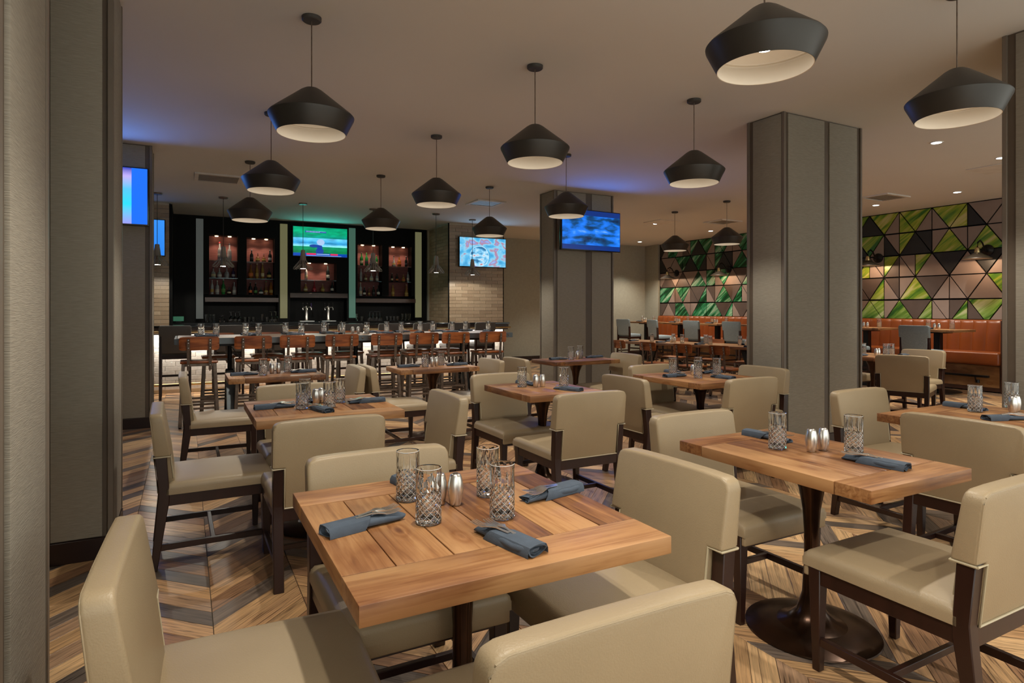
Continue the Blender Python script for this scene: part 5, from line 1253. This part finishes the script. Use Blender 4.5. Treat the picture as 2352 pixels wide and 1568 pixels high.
ROWS = [(2.40, 'on the top shelf of the first niche', [(505, 'round', .38, 'b_clear', 'l_white', 'l_red'), (527, 'round', .36, 'b_clear', 'l_grey', 'l_dark')]),
        (2.04, 'on the middle shelf of the first niche', [(490, 'squat', .21, 'b_clear', 'l_cream', 'l_dark'), (504, 'squat', .20, 'b_clear', 'l_white', 'l_grey'), (521, 'squat', .22, 'b_clear', 'l_grey', 'l_grey'), (536, 'round', .22, 'b_purple', 'l_grey', 'l_dark')]),
        (1.70, 'on the floor of the first niche', [(487, 'slim', .29, 'b_clear', 'l_gold', 'l_grey'), (499, 'round', .28, 'b_clear', 'l_white', 'l_white'), (513, 'round', .31, 'b_green', 'l_green', 'l_white'), (526, 'squat', .15, 'b_dark', 'l_cream', 'l_dark'), (538, 'round', .25, 'b_clear', 'l_white', 'l_grey')]),
        (2.40, 'on the top shelf of the second niche', [(578, 'round', .25, 'b_dark', 'l_dark', 'l_grey'), (592, 'squat', .18, 'b_copper', 'l_gold', 'l_dark'), (606, 'squat', .17, 'b_copper', 'l_gold', 'l_dark'), (620, 'round', .26, 'b_dark', 'l_grey', 'l_grey')]),
        (2.04, 'on the middle shelf of the second niche', [(576, 'flask', .32, 'b_amber', 'l_orange', 'l_dark'), (590, 'slim', .32, 'b_gold', 'l_gold', 'l_cream'), (603, 'slim', .33, 'b_gold', 'l_cream', 'l_cream'), (618, 'squat', .24, 'b_dark', 'l_gold', 'l_dark')]),
        (1.70, 'on the floor of the second niche', [(575, 'round', .26, 'b_dark', 'l_orange', 'l_grey'), (587, 'round', .25, 'b_dark', 'l_green', 'l_grey'), (599.5, 'squat', .17, 'b_dark', 'l_white', 'l_dark'), (611, 'bell', .29, 'b_copper', 'l_gold', 'l_green'), (622.5, 'round', .29, 'b_amber', 'l_gold', 'l_dark')]),
        (2.035, 'on the glass shelf under the green television', [(703, 'slim', .30, 'b_clear', 'l_cream', 'l_dark'), (753, 'round', .34, 'b_dark', 'l_white', 'l_dark')]),
        (1.775, 'on the floor of the niche under the green television', [(702, 'squat', .19, 'b_gold', 'l_cream', 'l_grey'), (722, 'bell', .24, 'b_red', 'l_red', 'l_red'), (741, 'squat', .18, 'b_gold', 'l_gold', 'l_cream'), (763, 'round', .23, 'b_dark', 'l_white', 'l_dark')]),
        (2.40, 'on the top shelf of the third niche', [(830.5, 'round', .29, 'b_green', 'l_cream', 'l_dark'), (842, 'round', .29, 'b_green', 'l_dark', 'l_green'), (853, 'round', .27, 'b_purple', 'l_grey', 'l_dark'), (865, 'round', .25, 'b_green', 'l_cream', 'l_red')]),
        (2.04, 'on the middle shelf of the third niche', [(829, 'slim', .28, 'b_clear', 'l_grey', 'l_grey'), (840, 'round', .20, 'b_copper', 'l_cream', 'l_dark'), (853, 'squat', .19, 'b_clear', 'l_cream', 'l_grey'), (866, 'round', .19, 'b_clear', 'l_white', 'l_grey')]),
        (1.70, 'on the floor of the third niche', [(828, 'round', .30, 'b_clear', 'l_cream', 'l_cream'), (837, 'round', .20, 'b_dark', 'l_white', 'l_grey'), (847.5, 'slim', .19, 'b_copper', 'l_gold', 'l_grey'), (858, 'round', .23, 'b_dark', 'l_dark', 'l_grey'), (869, 'round', .25, 'b_dark', 'l_white', 'l_dark')]),
        (2.40, 'on the top shelf of the fourth niche', [(904.5, 'bell', .24, 'b_clear', 'l_gold', 'l_dark'), (917, 'squat', .25, 'b_amber', 'l_orange', 'l_dark'), (933, 'round', .25, 'b_dark', 'l_dark', 'l_grey')]),
        (2.04, 'on the middle shelf of the fourth niche', [(900.5, 'slim', .20, 'b_dark', 'l_cream', 'l_grey'), (912, 'round', .19, 'b_dark', 'l_orange', 'l_dark'), (926.5, 'squat', .17, 'b_gold', 'l_orange', 'l_gold'), (937, 'slim', .25, 'b_clear', 'l_white', 'l_dark')]),
        (1.70, 'on the floor of the fourth niche', [(902.5, 'round', .28, 'b_gold', 'l_gold', 'l_dark'), (933.5, 'bell', .28, 'b_gold', 'l_gold', 'l_cream')])]
for z, wh, lst in ROWS:
    for i, b in enumerate(lst): bottle(b[0], z, b[1], b[2], b[3], b[4], b[5], wh, i)
# glassware and taps on the back counter
def gware(kind):
    P = {'flute': [(0.030, 0), (0.012, 0.006), (0.018, 0.02), (0.028, 0.11), (0.030, 0.14), (0.027, 0.14), (0.016, 0.03)], 'wine': [(0.034, 0), (0.042, 0.04), (0.034, 0.08), (0.005, 0.11), (0.004, 0.17), (0.032, 0.182), (0.032, 0.185)], 'short': [(0.030, 0), (0.036, 0.005), (0.040, 0.09), (0.038, 0.09), (0.030, 0.012)], 'snifter': [(0.036, 0), (0.05, 0.05), (0.03, 0.085), (0.005, 0.10), (0.034, 0.118), (0.034, 0.121)]}[kind]
    me = mesh_of(kind, lambda bm: bm_lathe(bm, P, 18)); me.materials.append(M['glass']); return me
GW = {k: gware(k) for k in ('flute', 'wine', 'short', 'snifter')}
gwl = [(475, 'flute'), (483.5, 'flute'), (492, 'flute'), (510, 'snifter'), (531, 'wine'), (541, 'wine'), (551, 'wine'), (563, 'short'), (572, 'short'), (582, 'short'), (602, 'flute'), (613, 'short'), (624, 'wine'), (634, 'wine'),
       (820, 'flute'), (831, 'short'), (849, 'wine'), (857, 'wine'), (865, 'wine'), (873, 'wine'), (889, 'short'), (897, 'short'), (905, 'short'), (913, 'short'), (924, 'flute'), (932, 'flute'), (940, 'flute')]
KW = {'flute': 'upright tall beer glass', 'wine': 'upturned stemmed wine glass', 'short': 'short rocks glass', 'snifter': 'upturned brandy glass'}
for i, (px, k_) in enumerate(gwl):
    y = 13.80; o = ob('bar_glass', GW[k_], None, None, (xat(px, y), y, 1.126)); s = 1.15; o.scale = (s, s, s)
    side = 'left' if px < 700 else 'right'
    nn = len([q for q in gwl[:i] if (q[0] < 700) == (px < 700)])
    tag(o, '%s, %s from left in the %s half of the back counter' % (KW[k_], ORD[nn], side), 'glass', 'glasses on the back counter')
for i, (px, lab) in enumerate([(704, 'left beer tap tower with a purple handle on the back counter'), (754, 'right beer tap tower on the back counter')]):
    y = 13.78; t = thing('beer_tap', lab, 'beer tap', (xat(px, y), y, 1.125), 0, 'beer tap towers')
    ob('drip_tray', lambda bm: bm_box(bm, (-0.15, -0.10, 0), (0.15, 0.10, 0.018), 0.003, 1), 'chrome', t)
    ob('column', lambda bm: bm_lathe(bm, [(0.045, 0.018), (0.032, 0.04), (0.026, 0.26), (0.034, 0.29), (0.03, 0.33), (0.0, 0.34)], 20), 'chrome', t)
    for k, dx in enumerate((-0.085, 0.0, 0.085)):
        ob('spout', mesh_of('spout', lambda bm: bm_tube(bm, [(0, 0, 0.30), (dx*0.8, -0.05, 0.31), (dx, -0.08, 0.29), (dx, -0.085, 0.25)], 0.010, 8)), 'chrome', t)
        h = ob('tap_handle', mesh_of('tap_handle', lambda bm: bm_lathe(bm, [(0.010, 0.30), (0.012, 0.34), (0.016, 0.39), (0.0, 0.40)], 12, (dx, -0.07, 0))), 'b_purple' if (i == 0 and k == 2) else 'blackmetal', t)
t = thing('till_screen', 'small dim green till screen at the left end of the back bar', 'screen', (xat(410, 13.5), 13.5, 1.13)); M['till'] = emis('till_green', (0.02, 0.09, 0.05), 0.5)
ob('display', lambda bm: bm_box(bm, (-0.09, -0.01, 0.03), (0.09, 0.01, 0.12), 0.004, 1), 'till', t); ob('stand', lambda bm: bm_box(bm, (-0.05, -0.03, 0), (0.05, 0.06, 0.03), 0.004, 1), 'blackmetal', t)
